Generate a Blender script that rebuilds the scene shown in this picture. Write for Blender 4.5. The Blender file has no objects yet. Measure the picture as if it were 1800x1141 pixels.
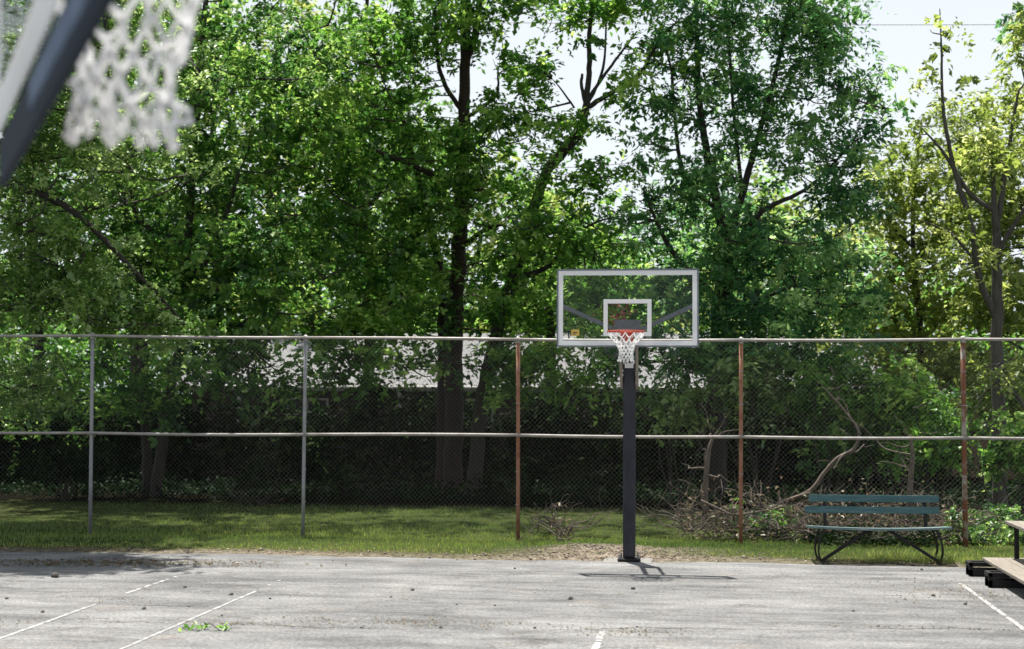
import bpy, math, random
import numpy as np
from mathutils import Vector, Matrix

# ------------------------------------------------------------------ camera, sky, sun, exposure
sc = bpy.context.scene
C = sc.collection
R = math.radians
H = 2.25
FPX = 2744.0                      # focal length in photo pixels (photo 1800 x 1141)
YAW, PITCH, ROLL = R(6.86), R(2.525), R(0.25)
fw = Vector((-math.sin(YAW)*math.cos(PITCH), math.cos(YAW)*math.cos(PITCH), math.sin(PITCH)))
rt0 = Vector((math.cos(YAW), math.sin(YAW), 0)); up0 = rt0.cross(fw)
rt = rt0*math.cos(ROLL) + up0*math.sin(ROLL)
up = up0*math.cos(ROLL) - rt0*math.sin(ROLL)
EYE = Vector((0, 0, H))
cam = bpy.data.cameras.new('camera'); camo = bpy.data.objects.new('camera', cam); C.objects.link(camo)
camo.matrix_world = Matrix(((rt.x, up.x, -fw.x, 0), (rt.y, up.y, -fw.y, 0), (rt.z, up.z, -fw.z, H), (0, 0, 0, 1)))
cam.sensor_width = 36; cam.lens = FPX/1800*36; cam.clip_start = .05; cam.clip_end = 3000
cam.dof.use_dof = True; cam.dof.focus_distance = 21.5; cam.dof.aperture_fstop = 1.9
sc.camera = camo

SUN = (rt0*(-.088) + Vector((-math.sin(YAW), math.cos(YAW), 0))*.276 + Vector((0, 0, 1))).normalized()
EL = math.asin(SUN.z); AZ = math.atan2(SUN.x, SUN.y)
w = bpy.data.worlds.new('World'); sc.world = w; w.use_nodes = True
nt = w.node_tree; bg = nt.nodes['Background']
sky = nt.nodes.new('ShaderNodeTexSky'); sky.sky_type = 'NISHITA'; sky.sun_disc = False
sky.sun_elevation = EL; sky.sun_rotation = AZ; sky.air_density = 1.0; sky.dust_density = 2.5; sky.ozone_density = 1.5
tc = nt.nodes.new('ShaderNodeTexCoord'); mp = nt.nodes.new('ShaderNodeMapping'); mp.inputs['Scale'].default_value = (1, 1, 3.0); mp.inputs['Location'].default_value = (.35, .1, 0)
nz = nt.nodes.new('ShaderNodeTexNoise'); nz.inputs['Scale'].default_value = 2.2; nz.inputs['Detail'].default_value = 6
rp = nt.nodes.new('ShaderNodeValToRGB'); rp.color_ramp.elements[0].position = .36; rp.color_ramp.elements[1].position = .62
rp.color_ramp.elements[0].color = (.0, .0, .0, 1); rp.color_ramp.elements[1].color = (.7, .7, .7, 1)
mx = nt.nodes.new('ShaderNodeMix'); mx.data_type = 'RGBA'; mx.inputs[7].default_value = (10.7, 11.4, 12.2, 1)
L = nt.links.new
L(tc.outputs['Generated'], mp.inputs[0]); L(mp.outputs[0], nz.inputs['Vector']); L(nz.outputs[0], rp.inputs[0])
sx_ = nt.nodes.new('ShaderNodeSeparateXYZ'); L(tc.outputs['Generated'], sx_.inputs[0])
hz = nt.nodes.new('ShaderNodeMapRange'); hz.interpolation_type = 'SMOOTHSTEP'; hz.inputs[1].default_value = .12; hz.inputs[2].default_value = .85; hz.inputs[3].default_value = .96; hz.inputs[4].default_value = .05
L(sx_.outputs[2], hz.inputs[0])                       # summer haze whitening the sky towards the horizon, all round
mxm = nt.nodes.new('ShaderNodeMath'); mxm.operation = 'MAXIMUM'; L(rp.outputs[0], mxm.inputs[0]); L(hz.outputs[0], mxm.inputs[1])
L(mxm.outputs[0], mx.inputs[0]); L(sky.outputs[0], mx.inputs[6]); L(mx.outputs[2], bg.inputs[0])
bg.inputs[1].default_value = .045
sl = bpy.data.lights.new('sun', 'SUN'); sl.energy = 5.0; sl.angle = R(.53); sl.color = (1, .955, .88)
so = bpy.data.objects.new('sun', sl); C.objects.link(so); so.rotation_euler = SUN.to_track_quat('Z', 'Y').to_euler(); so.location = (0, 0, 40)
sc.view_settings.view_transform = 'Standard'; sc.view_settings.look = 'None'
sc.view_settings.exposure = 1.0; sc.view_settings.gamma = 1
sc.render.engine = 'CYCLES'
cy = sc.cycles
cy.max_bounces = 8; cy.diffuse_bounces = 3; cy.glossy_bounces = 2; cy.transmission_bounces = 4; cy.transparent_max_bounces = 8
cy.sample_clamp_indirect = 6

# ------------------------------------------------------------------ pixel helpers (design coordinates -> world points)
def ray(px, py):
    return fw + rt*((px-900)/FPX) + up*((570.5-py)/FPX)
def P(px, py, Y):                 # point of the ray on the world plane y = Y
    d = ray(px, py); return EYE + d*(Y/d.y)
def G(px, py, z=0.):
    d = ray(px, py); return EYE + d*((z-H)/d.z)
def CF(x, d, z):                  # metres right / ahead of the camera, height
    return rt0*x + Vector((-math.sin(YAW), math.cos(YAW), 0))*d + Vector((0, 0, z))
rng = np.random.default_rng(7); random.seed(7)
A = np.array

# ------------------------------------------------------------------ mesh helpers
class MB:
    def __init__(s): s.v = []; s.f = []; s.n = 0; s.a = []
    def add(s, V, F, a=None):
        V = np.asarray(V, float); s.v.append(V)
        s.f.append([tuple(i+s.n for i in f) for f in F] if not isinstance(F, np.ndarray) else F+s.n)
        s.a.append(np.zeros(len(V)) if a is None else a)
        s.n += len(V); return s
    def box(s, c, size, rot=None, taper=None):
        x, y, z = A(size)/2.
        V = A([[-x,-y,-z],[x,-y,-z],[x,y,-z],[-x,y,-z],[-x,-y,z],[x,-y,z],[x,y,z],[-x,y,z]])
        if rot is not None: V = V @ A(rot.to_matrix() if hasattr(rot, 'to_matrix') else rot).T
        return s.add(V+A(c), [(3,2,1,0),(4,5,6,7),(0,1,5,4),(1,2,6,5),(2,3,7,6),(3,0,4,7)])
    def bar(s, p, q, wd, ht, upv=(0,0,1)):    # square bar between two points
        p, q = A(p), A(q); d = q-p; l = np.linalg.norm(d); d = d/l
        u = A(upv, float); sx = np.cross(d, u); sx /= np.linalg.norm(sx); u = np.cross(sx, d)
        V = []
        for e in (p, q):
            for i, j in ((-1,-1),(1,-1),(1,1),(-1,1)): V.append(e+sx*i*wd/2+u*j*ht/2)
        return s.add(V, [(0,1,2,3),(7,6,5,4),(0,4,5,1),(1,5,6,2),(2,6,7,3),(3,7,4,0)])
    def tube(s, pts, rad, n=8, cap=True):
        pts = np.asarray([tuple(p) for p in pts], float); m = len(pts)
        rad = np.broadcast_to(np.asarray(rad, float), (m,))
        T = np.gradient(pts, axis=0); T /= np.linalg.norm(T, axis=1)[:, None]+1e-9
        ref = A([0,0,1.]) if abs(T[0][2]) < .9 else A([1.,0,0])
        U = np.cross(T, ref); U /= np.linalg.norm(U, axis=1)[:, None]+1e-9
        W = np.cross(T, U)
        a = np.arange(n)*2*np.pi/n
        V = pts[:, None, :] + rad[:, None, None]*(np.cos(a)[None, :, None]*U[:, None, :]+np.sin(a)[None, :, None]*W[:, None, :])
        F = []
        for i in range(m-1):
            for j in range(n):
                k = (j+1) % n; F.append((i*n+j, i*n+k, (i+1)*n+k, (i+1)*n+j))
        if cap: F.append(tuple(range(n))[::-1]); F.append(tuple(range((m-1)*n, m*n)))
        return s.add(V.reshape(-1, 3), F)
    def build(s, name, mat, parent=None, smooth=False, loc=None):
        V = np.concatenate(s.v); me = bpy.data.meshes.new(name)
        if all(isinstance(f, np.ndarray) for f in s.f) and len({f.shape[1] for f in s.f}) == 1:
            F = np.concatenate(s.f); k = F.shape[1]
            me.vertices.add(len(V)); me.vertices.foreach_set('co', V.astype(np.float32).ravel())
            me.loops.add(F.size); me.loops.foreach_set('vertex_index', F.astype(np.int32).ravel())
            me.polygons.add(len(F)); me.polygons.foreach_set('loop_start', np.arange(0, F.size, k, dtype=np.int32))
            me.update(calc_edges=True)
        else:
            F = []
            for f in s.f: F += [tuple(int(i) for i in q) for q in f]
            me.from_pydata(V.tolist(), [], F)
        at = np.concatenate(s.a)
        if at.any():
            t = me.attributes.new('tint', 'FLOAT', 'POINT'); t.data.foreach_set('value', at.astype(np.float32))
        if smooth: me.polygons.foreach_set('use_smooth', [True]*len(me.polygons))
        me.materials.append(mat)
        o = bpy.data.objects.new(name, me); C.objects.link(o); o.parent = parent
        if loc is not None: o.location = loc
        return o
def empty(name, loc, label, cat, group=None, rz=0):
    o = bpy.data.objects.new(name, None); C.objects.link(o); o.location = loc; o.rotation_euler.z = rz
    o.empty_display_size = .1
    return tag(o, label, cat, group)
def tag(o, label, cat, group=None, kind=None):
    o['label'] = label
    if cat: o['category'] = cat
    if group: o['group'] = group
    if kind: o['kind'] = kind
    return o
def bevel(o, wdt=.004, seg=2):
    m = o.modifiers.new('bevel', 'BEVEL'); m.width = wdt; m.segments = seg; m.limit_method = 'ANGLE'; return o

# ------------------------------------------------------------------ materials
def mat(name, c1, c2=None, rough=.6, scale=8, metal=0., bump=0., spec=.5, stretch=None, c3=None, lo=.35, hi=.65, bscale=None):
    m = bpy.data.materials.new(name); m.use_nodes = True; t = m.node_tree; b = t.nodes['Principled BSDF']
    b.inputs['Roughness'].default_value = rough; b.inputs['Metallic'].default_value = metal
    b.inputs['Specular IOR Level'].default_value = spec
    c2 = c2 or tuple(x*.7 for x in c1)
    co = t.nodes.new('ShaderNodeTexCoord'); n = t.nodes.new('ShaderNodeTexNoise')
    n.inputs['Scale'].default_value = scale; n.inputs['Detail'].default_value = 6; n.inputs['Roughness'].default_value = .65
    vec = co.outputs['Object']
    if stretch:
        q = t.nodes.new('ShaderNodeMapping'); q.inputs['Scale'].default_value = stretch; t.links.new(vec, q.inputs[0]); vec = q.outputs[0]
    t.links.new(vec, n.inputs['Vector'])
    r = t.nodes.new('ShaderNodeValToRGB'); e = r.color_ramp.elements
    e[0].position = lo; e[1].position = hi; e[0].color = (*c1, 1); e[1].color = (*c2, 1)
    if c3: k = e.new(.5*(lo+hi)); k.color = (*c3, 1)
    t.links.new(n.outputs[0], r.inputs[0]); t.links.new(r.outputs[0], b.inputs['Base Color'])
    if bump:
        n2 = t.nodes.new('ShaderNodeTexNoise'); n2.inputs['Scale'].default_value = bscale or scale*3; n2.inputs['Detail'].default_value = 4
        t.links.new(vec, n2.inputs['Vector'])
        bp = t.nodes.new('ShaderNodeBump'); bp.inputs['Strength'].default_value = bump; bp.inputs['Distance'].default_value = .02
        t.links.new(n2.outputs[0], bp.inputs['Height']); t.links.new(bp.outputs[0], b.inputs['Normal'])
    return m
def leafmat(name, cols, trans=.48, rough=.4, gloss=.03):
    m = bpy.data.materials.new(name); m.use_nodes = True; t = m.node_tree; t.nodes.clear()
    o = t.nodes.new('ShaderNodeOutputMaterial'); at = t.nodes.new('ShaderNodeAttribute'); at.attribute_name = 'tint'
    r = t.nodes.new('ShaderNodeValToRGB'); e = r.color_ramp.elements
    e[0].color = (*cols[0], 1); e[1].color = (*cols[-1], 1)
    for i, c in enumerate(cols[1:-1]): k = e.new((i+1)/(len(cols)-1)); k.color = (*c, 1)
    t.links.new(at.outputs['Fac'], r.inputs[0])
    d = t.nodes.new('ShaderNodeBsdfDiffuse'); tr = t.nodes.new('ShaderNodeBsdfTranslucent'); g = t.nodes.new('ShaderNodeBsdfGlossy')
    g.inputs['Roughness'].default_value = rough; g.inputs['Color'].default_value = (.9, .95, .9, 1)
    hs = t.nodes.new('ShaderNodeHueSaturation'); hs.inputs['Hue'].default_value = .493; hs.inputs['Saturation'].default_value = 1.04; hs.inputs['Value'].default_value = 2.2
    t.links.new(r.outputs[0], d.inputs[0]); t.links.new(r.outputs[0], hs.inputs['Color']); t.links.new(hs.outputs[0], tr.inputs[0])
    a = t.nodes.new('ShaderNodeMixShader'); a.inputs[0].default_value = trans
    b = t.nodes.new('ShaderNodeMixShader'); b.inputs[0].default_value = gloss
    t.links.new(d.outputs[0], a.inputs[1]); t.links.new(tr.outputs[0], a.inputs[2])
    t.links.new(a.outputs[0], b.inputs[1]); t.links.new(g.outputs[0], b.inputs[2]); t.links.new(b.outputs[0], o.inputs[0])
    return m
M = {}
M['leaf_mid'] = leafmat('leaf_mid', [(0.029, 0.083, 0.020), (0.074, 0.179, 0.030), (0.138, 0.273, 0.046), (0.360, 0.481, 0.135)])
M['leaf_dark'] = leafmat('leaf_dark', [(0.022, 0.065, 0.019), (0.055, 0.140, 0.030), (0.103, 0.215, 0.043), (0.300, 0.416, 0.121)], trans=.46)
M['leaf_blue'] = leafmat('leaf_blue', [(0.031, 0.094, 0.043), (0.065, 0.169, 0.059), (0.118, 0.247, 0.074), (0.312, 0.442, 0.176)], trans=.48)
M['leaf_yellow'] = leafmat('leaf_yellow', [(.075, .115, .026), (.14, .195, .04), (.22, .275, .065), (.36, .40, .15)], trans=.5)
M['leaf_pale'] = leafmat('leaf_pale', [(0.045, 0.104, 0.024), (0.095, 0.186, 0.035), (0.164, 0.261, 0.066), (0.342, 0.426, 0.185)], trans=.4, gloss=.05)
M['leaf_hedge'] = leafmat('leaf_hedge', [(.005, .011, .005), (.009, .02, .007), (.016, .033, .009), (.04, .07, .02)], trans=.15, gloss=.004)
M['leaf_dry'] = leafmat('leaf_dry', [(.10, .07, .045), (.17, .12, .075), (.08, .09, .04), (.24, .19, .12)], trans=.2, gloss=.03)
M['leaf_red'] = leafmat('leaf_red', [(.25, .07, .07), (.3, .12, .1), (.2, .12, .05)], trans=.3)
M['grass'] = leafmat('grass', [(0.061, 0.107, 0.024), (0.120, 0.190, 0.039), (0.184, 0.244, 0.050), (0.325, 0.308, 0.108)], trans=.35, gloss=.04)
M['bark'] = mat('bark', (0.023, 0.019, 0.015), (0.042, 0.036, 0.029), .9, 6, bump=.8, stretch=(3, 3, .5))
M['bark_warm'] = mat('bark_warm', (0.039, 0.023, 0.016), (0.021, 0.016, 0.012), .9, 5, bump=.8, stretch=(3, 3, .5))
M['bark_grey'] = mat('bark_grey', (0.078, 0.072, 0.063), (0.042, 0.036, 0.030), .9, 6, bump=.8, stretch=(3, 3, .5))
M['twig_dead'] = mat('twig_dead', (.15, .12, .095), (.075, .058, .045), .9, 9, bump=.4)
M['steel_grey'] = mat('steel_grey', (0.231, 0.238, 0.252), (0.154, 0.161, 0.175), .45, 4, metal=.6)
M['galv'] = mat('galv', (0.294, 0.294, 0.301), (0.210, 0.210, 0.217), .5, 6, metal=.25)
M['galv_rail'] = mat('galv_rail', (0.360, 0.346, 0.324), (0.238, 0.209, 0.187), .55, 5, metal=.15)
M['wire'] = mat('wire', (0.162, 0.159, 0.156), (0.102, 0.098, 0.095), .5, 2, metal=.3)
M['rust'] = mat('rust', (0.176, 0.068, 0.036), (0.272, 0.160, 0.112), .85, 5, bump=.3, c3=(.28, .13, .075))
M['rust_patch'] = mat('rust_patch', (0.160, 0.060, 0.028), (0.288, 0.264, 0.224), .8, 2.2, lo=.5, hi=.6)
M['pad_black'] = mat('pad_black', (.009, .010, .016), (.030, .031, .040), .6, 3.5, spec=.35, stretch=(2, 2, .6), bump=.15)
M['pad_navy'] = mat('pad_navy', (.013, .021, .036), (.018, .027, .045), .75, 3, spec=.1)
M['black_steel'] = mat('black_steel', (.006, .006, .007), (.012, .011, .011), .6, 6, spec=.3)
M['frame_grey'] = mat('frame_grey', (.16, .19, .21), (.12, .14, .16), .45, 4, metal=.2)
M['arm_grey'] = mat('arm_grey', (.09, .10, .115), (.07, .08, .09), .5, 4)
M['tan_steel'] = mat('tan_steel', (0.238, 0.210, 0.168), (0.168, 0.147, 0.119), .6, 6)
M['white_paint'] = mat('white_paint', (.80, .80, .80), (.72, .72, .72), .45, 5)
M['rim_red'] = mat('rim_red', (.55, .075, .035), (.42, .05, .03), .45, 6)
M['net'] = mat('net', (.80, .80, .80), (.70, .70, .71), .9, 30)
M['sticker'] = mat('sticker', (.62, .42, .08), (.5, .33, .06), .5, 5)
M['sticker_dark'] = mat('sticker_dark', (.05, .03, .02), (.04, .02, .02), .5, 5)
M['teal'] = mat('teal', (.022, .075, .08), (.07, .125, .13), .6, 6, c3=(.03, .09, .095), stretch=(.6, 5, 5), bump=.2)
M['teal_worn'] = mat('teal_worn', (.07, .13, .13), (.22, .26, .25), .6, 7, c3=(.10, .16, .16), stretch=(.7, 5, 5), bump=.3)
M['wood_grey'] = mat('wood_grey', (.24, .215, .18), (.16, .14, .115), .8, 5, stretch=(6, .5, 6), bump=.3)
M['concrete'] = mat('concrete', (0.198, 0.194, 0.186), (0.166, 0.162, 0.155), .9, 10, bump=.2, lo=.3, hi=.7)
M['gravel'] = mat('gravel', (0.200, 0.170, 0.135), (0.120, 0.095, 0.075), .95, 6)
M['stone'] = mat('stone', (.05, .045, .04), (.10, .09, .08), .9, 20, bump=.3)
M['wall_brown'] = mat('wall_brown', (.05, .038, .03), (.035, .027, .02), .85, 2, stretch=(1, 1, 6))
M['trim'] = mat('trim', (0.372, 0.360, 0.324), (0.312, 0.300, 0.276), .6, 4)
M['shingle'] = mat('shingle', (0.183, 0.183, 0.187), (0.117, 0.117, 0.121), .9, 7, bump=.5, stretch=(1, 1, 1))
M['window_glass'] = mat('window_glass', (.02, .024, .028), (.03, .035, .04), .08, 2)
M['dish'] = mat('dish', (.07, .075, .075), (.10, .10, .10), .6, 3)
M['cable'] = mat('cable', (.05, .05, .055), (.04, .04, .04), .6, 3)
M['line'] = mat('line', (0.374, 0.370, 0.365), (0.145, 0.143, 0.140), .8, 7, lo=.44, hi=.66)
def thinwhite(name, col, k):
    m = bpy.data.materials.new(name); m.use_nodes = True; t = m.node_tree; t.nodes.clear()
    o = t.nodes.new('ShaderNodeOutputMaterial'); d = t.nodes.new('ShaderNodeBsdfDiffuse'); tr = t.nodes.new('ShaderNodeBsdfTranslucent'); x = t.nodes.new('ShaderNodeMixShader')
    n = t.nodes.new('ShaderNodeTexNoise'); n.inputs['Scale'].default_value = 14; r = t.nodes.new('ShaderNodeValToRGB'); r.color_ramp.elements[0].color = (*[c*.9 for c in col], 1); r.color_ramp.elements[1].color = (*col, 1)
    t.links.new(n.outputs[0], r.inputs[0]); t.links.new(r.outputs[0], d.inputs[0]); t.links.new(r.outputs[0], tr.inputs[0]); x.inputs[0].default_value = k
    t.links.new(d.outputs[0], x.inputs[1]); t.links.new(tr.outputs[0], x.inputs[2]); t.links.new(x.outputs[0], o.inputs[0]); return m
M['net'] = thinwhite('net_cord', (.95, .95, .95), .5)
M['thin_white'] = thinwhite('thin_white_paint', (.93, .93, .93), .3)
M['back_white'] = thinwhite('back_white_paint', (.95, .95, .95), .6)
def glassmat():
    m = bpy.data.materials.new('clear_glass'); m.use_nodes = True; t = m.node_tree; t.nodes.clear()
    o = t.nodes.new('ShaderNodeOutputMaterial'); tr = t.nodes.new('ShaderNodeBsdfTransparent'); g = t.nodes.new('ShaderNodeBsdfGlossy')
    tr.inputs[0].default_value = (.975, .985, .982, 1); g.inputs['Roughness'].default_value = .02
    f = t.nodes.new('ShaderNodeFresnel'); f.inputs[0].default_value = 1.5
    x = t.nodes.new('ShaderNodeMixShader'); k = t.nodes.new('ShaderNodeMath'); k.operation = 'MULTIPLY'; k.inputs[1].default_value = .22; t.links.new(f.outputs[0], k.inputs[0]); t.links.new(k.outputs[0], x.inputs[0]); t.links.new(tr.outputs[0], x.inputs[1]); t.links.new(g.outputs[0], x.inputs[2])
    t.links.new(x.outputs[0], o.inputs[0]); return m
M['glass'] = glassmat()

EDGE = G(900, 979).y              # far edge of the asphalt
FY = G(900, 950).y                # fence line

def asphalt():
    m = bpy.data.materials.new('asphalt'); m.use_nodes = True; t = m.node_tree; b = t.nodes['Principled BSDF']; l = t.links.new
    b.inputs['Roughness'].default_value = .95; b.inputs['Specular IOR Level'].default_value = .06
    co = t.nodes.new('ShaderNodeTexCoord').outputs['Object']
    def noise(s, d=6, r=.6, st=None):
        n = t.nodes.new('ShaderNodeTexNoise'); n.inputs['Scale'].default_value = s; n.inputs['Detail'].default_value = d; n.inputs['Roughness'].default_value = r
        v = co
        if st: q = t.nodes.new('ShaderNodeMapping'); q.inputs['Scale'].default_value = st; l(co, q.inputs[0]); v = q.outputs[0]
        l(v, n.inputs['Vector']); return n.outputs[0]
    def ramp(f, a, c): 
        r = t.nodes.new('ShaderNodeValToRGB'); e = r.color_ramp.elements
        e[0].position, e[1].position = a; e[0].color = (*c[0], 1); e[1].color = (*c[1], 1); l(f, r.inputs[0]); return r.outputs[0]
    def mix(f, x, y, mode='MIX'):
        n = t.nodes.new('ShaderNodeMix'); n.data_type = 'RGBA'; n.blend_type = mode
        if hasattr(f, 'links'): l(f, n.inputs[0])
        else: n.inputs[0].default_value = f
        for k, q in ((6, x), (7, y)):
            if hasattr(q, 'links'): l(q, n.inputs[k])
            else: n.inputs[k].default_value = (*q, 1)
        return n.outputs[2]
    base = ramp(noise(.45, 6, .65), (.38, .62), ((.095, .096, .099), (.225, .224, .224)))
    base = mix(.55, base, ramp(noise(1.5, 9, .78, (.4, 1.5, 1)), (.40, .60), ((.085, .086, .088), (.25, .249, .25))))
    base = mix(ramp(noise(1.1, 6, .7), (.58, .74), ((0, 0, 0), (.7, .7, .7))), base, (.225, .198, .172))      # blown dirt
    base = mix(ramp(noise(.8, 8, .8, (1, 1.6, 1)), (.54, .66), ((0, 0, 0), (.75, .75, .75))), base, (.085, .082, .08))     # dark worn patches
    base = mix(.6, base, ramp(noise(26, 5, .9), (.38, .62), ((.12, .12, .12), (.86, .86, .85))), 'OVERLAY')
    def crack(scale, wd, dist, s):
        v = t.nodes.new('ShaderNodeTexVoronoi'); v.feature = 'DISTANCE_TO_EDGE'; v.inputs['Scale'].default_value = scale
        n = t.nodes.new('ShaderNodeTexNoise'); n.inputs['Scale'].default_value = 1.3; n.inputs['Detail'].default_value = 8; n.inputs['Roughness'].default_value = .7; l(co, n.inputs['Vector'])
        a = t.nodes.new('ShaderNodeVectorMath'); a.operation = 'MULTIPLY_ADD'; l(n.outputs['Color'], a.inputs[0]); a.inputs[1].default_value = (dist,)*3; l(co, a.inputs[2])
        l(a.outputs[0], v.inputs['Vector'])
        return ramp(v.outputs['Distance'], (0, wd), ((s,)*3, (0, 0, 0)))
    c1 = crack(.2, .005, 2.2, .8); c2 = crack(1.1, .016, 1.4, .7)
    c1 = mix(ramp(noise(.5, 3), (.42, .55), ((0, 0, 0), (1, 1, 1))), (0, 0, 0), c1)
    c2 = mix(ramp(noise(.35, 3), (.56, .66), ((0, 0, 0), (1, 1, 1))), (0, 0, 0), c2)
    base = mix(c1, base, (.04, .037, .034)); base = mix(c2, base, (.05, .047, .043))
    l(base, b.inputs['Base Color'])
    bp = t.nodes.new('ShaderNodeBump'); bp.inputs['Strength'].default_value = .5; bp.inputs['Distance'].default_value = .012
    l(noise(45, 4, .8), bp.inputs['Height']); l(bp.outputs[0], b.inputs['Normal'])
    return m
M['asphalt'] = asphalt()
def soil():
    m = bpy.data.materials.new('soil'); m.use_nodes = True; t = m.node_tree; b = t.nodes['Principled BSDF']; l = t.links.new
    b.inputs['Roughness'].default_value = 1; b.inputs['Specular IOR Level'].default_value = 0
    at = t.nodes.new('ShaderNodeAttribute'); at.attribute_name = 'tint'
    co = t.nodes.new('ShaderNodeTexCoord').outputs['Object']
    def nr(s, a, c1, c2, d=7):
        n = t.nodes.new('ShaderNodeTexNoise'); n.inputs['Scale'].default_value = s; n.inputs['Detail'].default_value = d; n.inputs['Roughness'].default_value = .7; l(co, n.inputs['Vector'])
        r = t.nodes.new('ShaderNodeValToRGB'); e = r.color_ramp.elements; e[0].position, e[1].position = a; e[0].color = (*c1, 1); e[1].color = (*c2, 1); l(n.outputs[0], r.inputs[0]); return r.outputs[0]
    g = nr(3, (.35, .65), (.03, .04, .016), (.06, .07, .026)); d = nr(9, (.35, .62), (.07, .055, .04), (.24, .205, .165))
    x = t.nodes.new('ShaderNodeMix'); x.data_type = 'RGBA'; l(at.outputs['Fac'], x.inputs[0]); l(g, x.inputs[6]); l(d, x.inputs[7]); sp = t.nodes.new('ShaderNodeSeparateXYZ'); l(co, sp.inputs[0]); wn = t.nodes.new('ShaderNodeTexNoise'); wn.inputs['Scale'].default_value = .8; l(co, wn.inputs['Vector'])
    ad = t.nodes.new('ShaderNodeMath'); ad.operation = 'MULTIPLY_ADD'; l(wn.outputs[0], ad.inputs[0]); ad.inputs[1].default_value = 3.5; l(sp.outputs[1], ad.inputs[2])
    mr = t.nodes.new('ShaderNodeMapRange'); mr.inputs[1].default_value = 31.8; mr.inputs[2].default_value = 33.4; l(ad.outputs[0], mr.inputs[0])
    y2 = t.nodes.new('ShaderNodeMix'); y2.data_type = 'RGBA'; l(mr.outputs[0], y2.inputs[0]); l(x.outputs[2], y2.inputs[6]); l(nr(6, (.35, .65), (.006, .005, .004), (.014, .012, .008)), y2.inputs[7])   # bare leaf mould under the trees, colour darkened to carry their shade
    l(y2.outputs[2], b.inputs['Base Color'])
    bp = t.nodes.new('ShaderNodeBump'); bp.inputs['Strength'].default_value = .9; bp.inputs['Distance'].default_value = .03
    n = t.nodes.new('ShaderNodeTexNoise'); n.inputs['Scale'].default_value = 22; n.inputs['Detail'].default_value = 5; l(co, n.inputs['Vector'])
    l(n.outputs[0], bp.inputs['Height']); l(bp.outputs[0], b.inputs['Normal'])
    return m
M['soil'] = soil()

# ------------------------------------------------------------------ ground, court, painted lines
_k = [(rng.normal(size=2)*s, rng.uniform(0, 6.28), a) for s, a in ((.5, 1), (1.1, .6), (2.3, .35), (4.5, .2), (9, .1)) for _ in range(3)]
def wav(x, y):
    return sum(a*np.sin(k[0]*x+k[1]*y+p) for k, p, a in _k)/3.
PM = P(1010, 960, EDGE+1.2)       # loose dirt mound beside the hoop
def edge_line(x):                 # ragged far edge of the asphalt
    return EDGE + .10*np.sin(x*.9+1) + .06*np.sin(x*2.7) + .03*np.sin(x*7.1+2) + .02*np.sin(x*17)
def gz(x, y):
    t = y-edge_line(x)
    s = np.clip((t+.25)/.5, 0, 1)
    berm = .02*np.exp(-((t-1.3)/.7)**2)*(1+.6*wav(x, y))
    mound = .09*np.exp(-((x-PM.x-.4)/1.3)**2-((t-.85)/.5)**2)*(1+.25*wav(x*3, y*3))
    return np.where(t < -.25, -.035, -.035+s*(.04+.012*wav(x*1.5, y*1.5)+berm+mound))
def ground():
    xs = np.concatenate([np.linspace(-1500, -40, 16), np.linspace(-30, -14, 10), np.linspace(-13, 14, 380), np.linspace(15, 30, 10), np.linspace(40, 1500, 16)])
    ys = np.concatenate([np.linspace(-300, 15, 16), np.linspace(16, 21, 6), np.linspace(21.1, 28, 130), np.linspace(28.3, 45, 50), np.linspace(48, 90, 12), np.linspace(110, 2000, 14)])
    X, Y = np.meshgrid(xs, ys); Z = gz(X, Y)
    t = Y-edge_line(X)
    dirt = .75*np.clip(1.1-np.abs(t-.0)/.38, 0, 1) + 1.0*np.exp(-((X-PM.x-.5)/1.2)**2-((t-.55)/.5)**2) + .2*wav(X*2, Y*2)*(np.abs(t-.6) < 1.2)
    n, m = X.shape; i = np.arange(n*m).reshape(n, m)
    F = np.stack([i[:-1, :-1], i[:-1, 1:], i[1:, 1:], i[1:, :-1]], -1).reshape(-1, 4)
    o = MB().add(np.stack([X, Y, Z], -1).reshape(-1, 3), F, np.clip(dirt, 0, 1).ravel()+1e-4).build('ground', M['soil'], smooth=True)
    tag(o, 'grassy ground with bare dirt along the edge of the court', None, kind='structure')
ground()
def court():
    xs = np.linspace(-14, 14, 400); ys = np.concatenate([[-12, 0, 6, 12], np.linspace(16, 21, 30)])
    V, F = [], []
    X, Y = np.meshgrid(xs, np.append(ys, 0)); Y = Y.copy(); Y[-1] = edge_line(X[-1]); Z = np.zeros_like(X)
    Z[-1] -= .03
    n, m = X.shape; i = np.arange(n*m).reshape(n, m)
    F = np.stack([i[:-1, :-1], i[:-1, 1:], i[1:, 1:], i[1:, :-1]], -1).reshape(-1, 4)
    o = MB().add(np.stack([X, Y, Z], -1).reshape(-1, 3), F).build('court', M['asphalt'])
    return tag(o, 'weathered pale grey asphalt basketball court with cracks and dust', None, kind='structure')
COURT = court()
def line(p, q, wd, wear, label):
    p, q = G(*p), G(*q); d = (q-p); n = max(6, int(d.length/.07)); s = Vector((-d.y, d.x, 0)).normalized()
    mb = MB(); last = None
    for i in range(n):                       # painted segments, with gaps where the paint has gone
        if random.random() < wear: continue
        a, b = p+d*(i/n), p+d*((i+1)/n+.002)
        w1, w2 = wd*random.uniform(.7, 1.08), wd*random.uniform(.7, 1.08)
        z = Vector((0, 0, .004))
        mb.add([tuple(a-s*w1/2+z), tuple(a+s*w2/2+z), tuple(b+s*w2/2+z), tuple(b-s*w1/2+z)], [(0, 3, 2, 1)])
    o = mb.build('painted_line', M['line'], COURT); o['label'] = label
line((-60, 1144.6), (168, 1062.5), 
     .05, .02, 'white sideline on the left, unbroken part')
line((205, 1049), (310, 1013.5), .05, .28, 'faded far end of the left sideline')
line((205, 1145), (450, 1039.5), 
     .042, .02, 'white inner line running away on the left')
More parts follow.
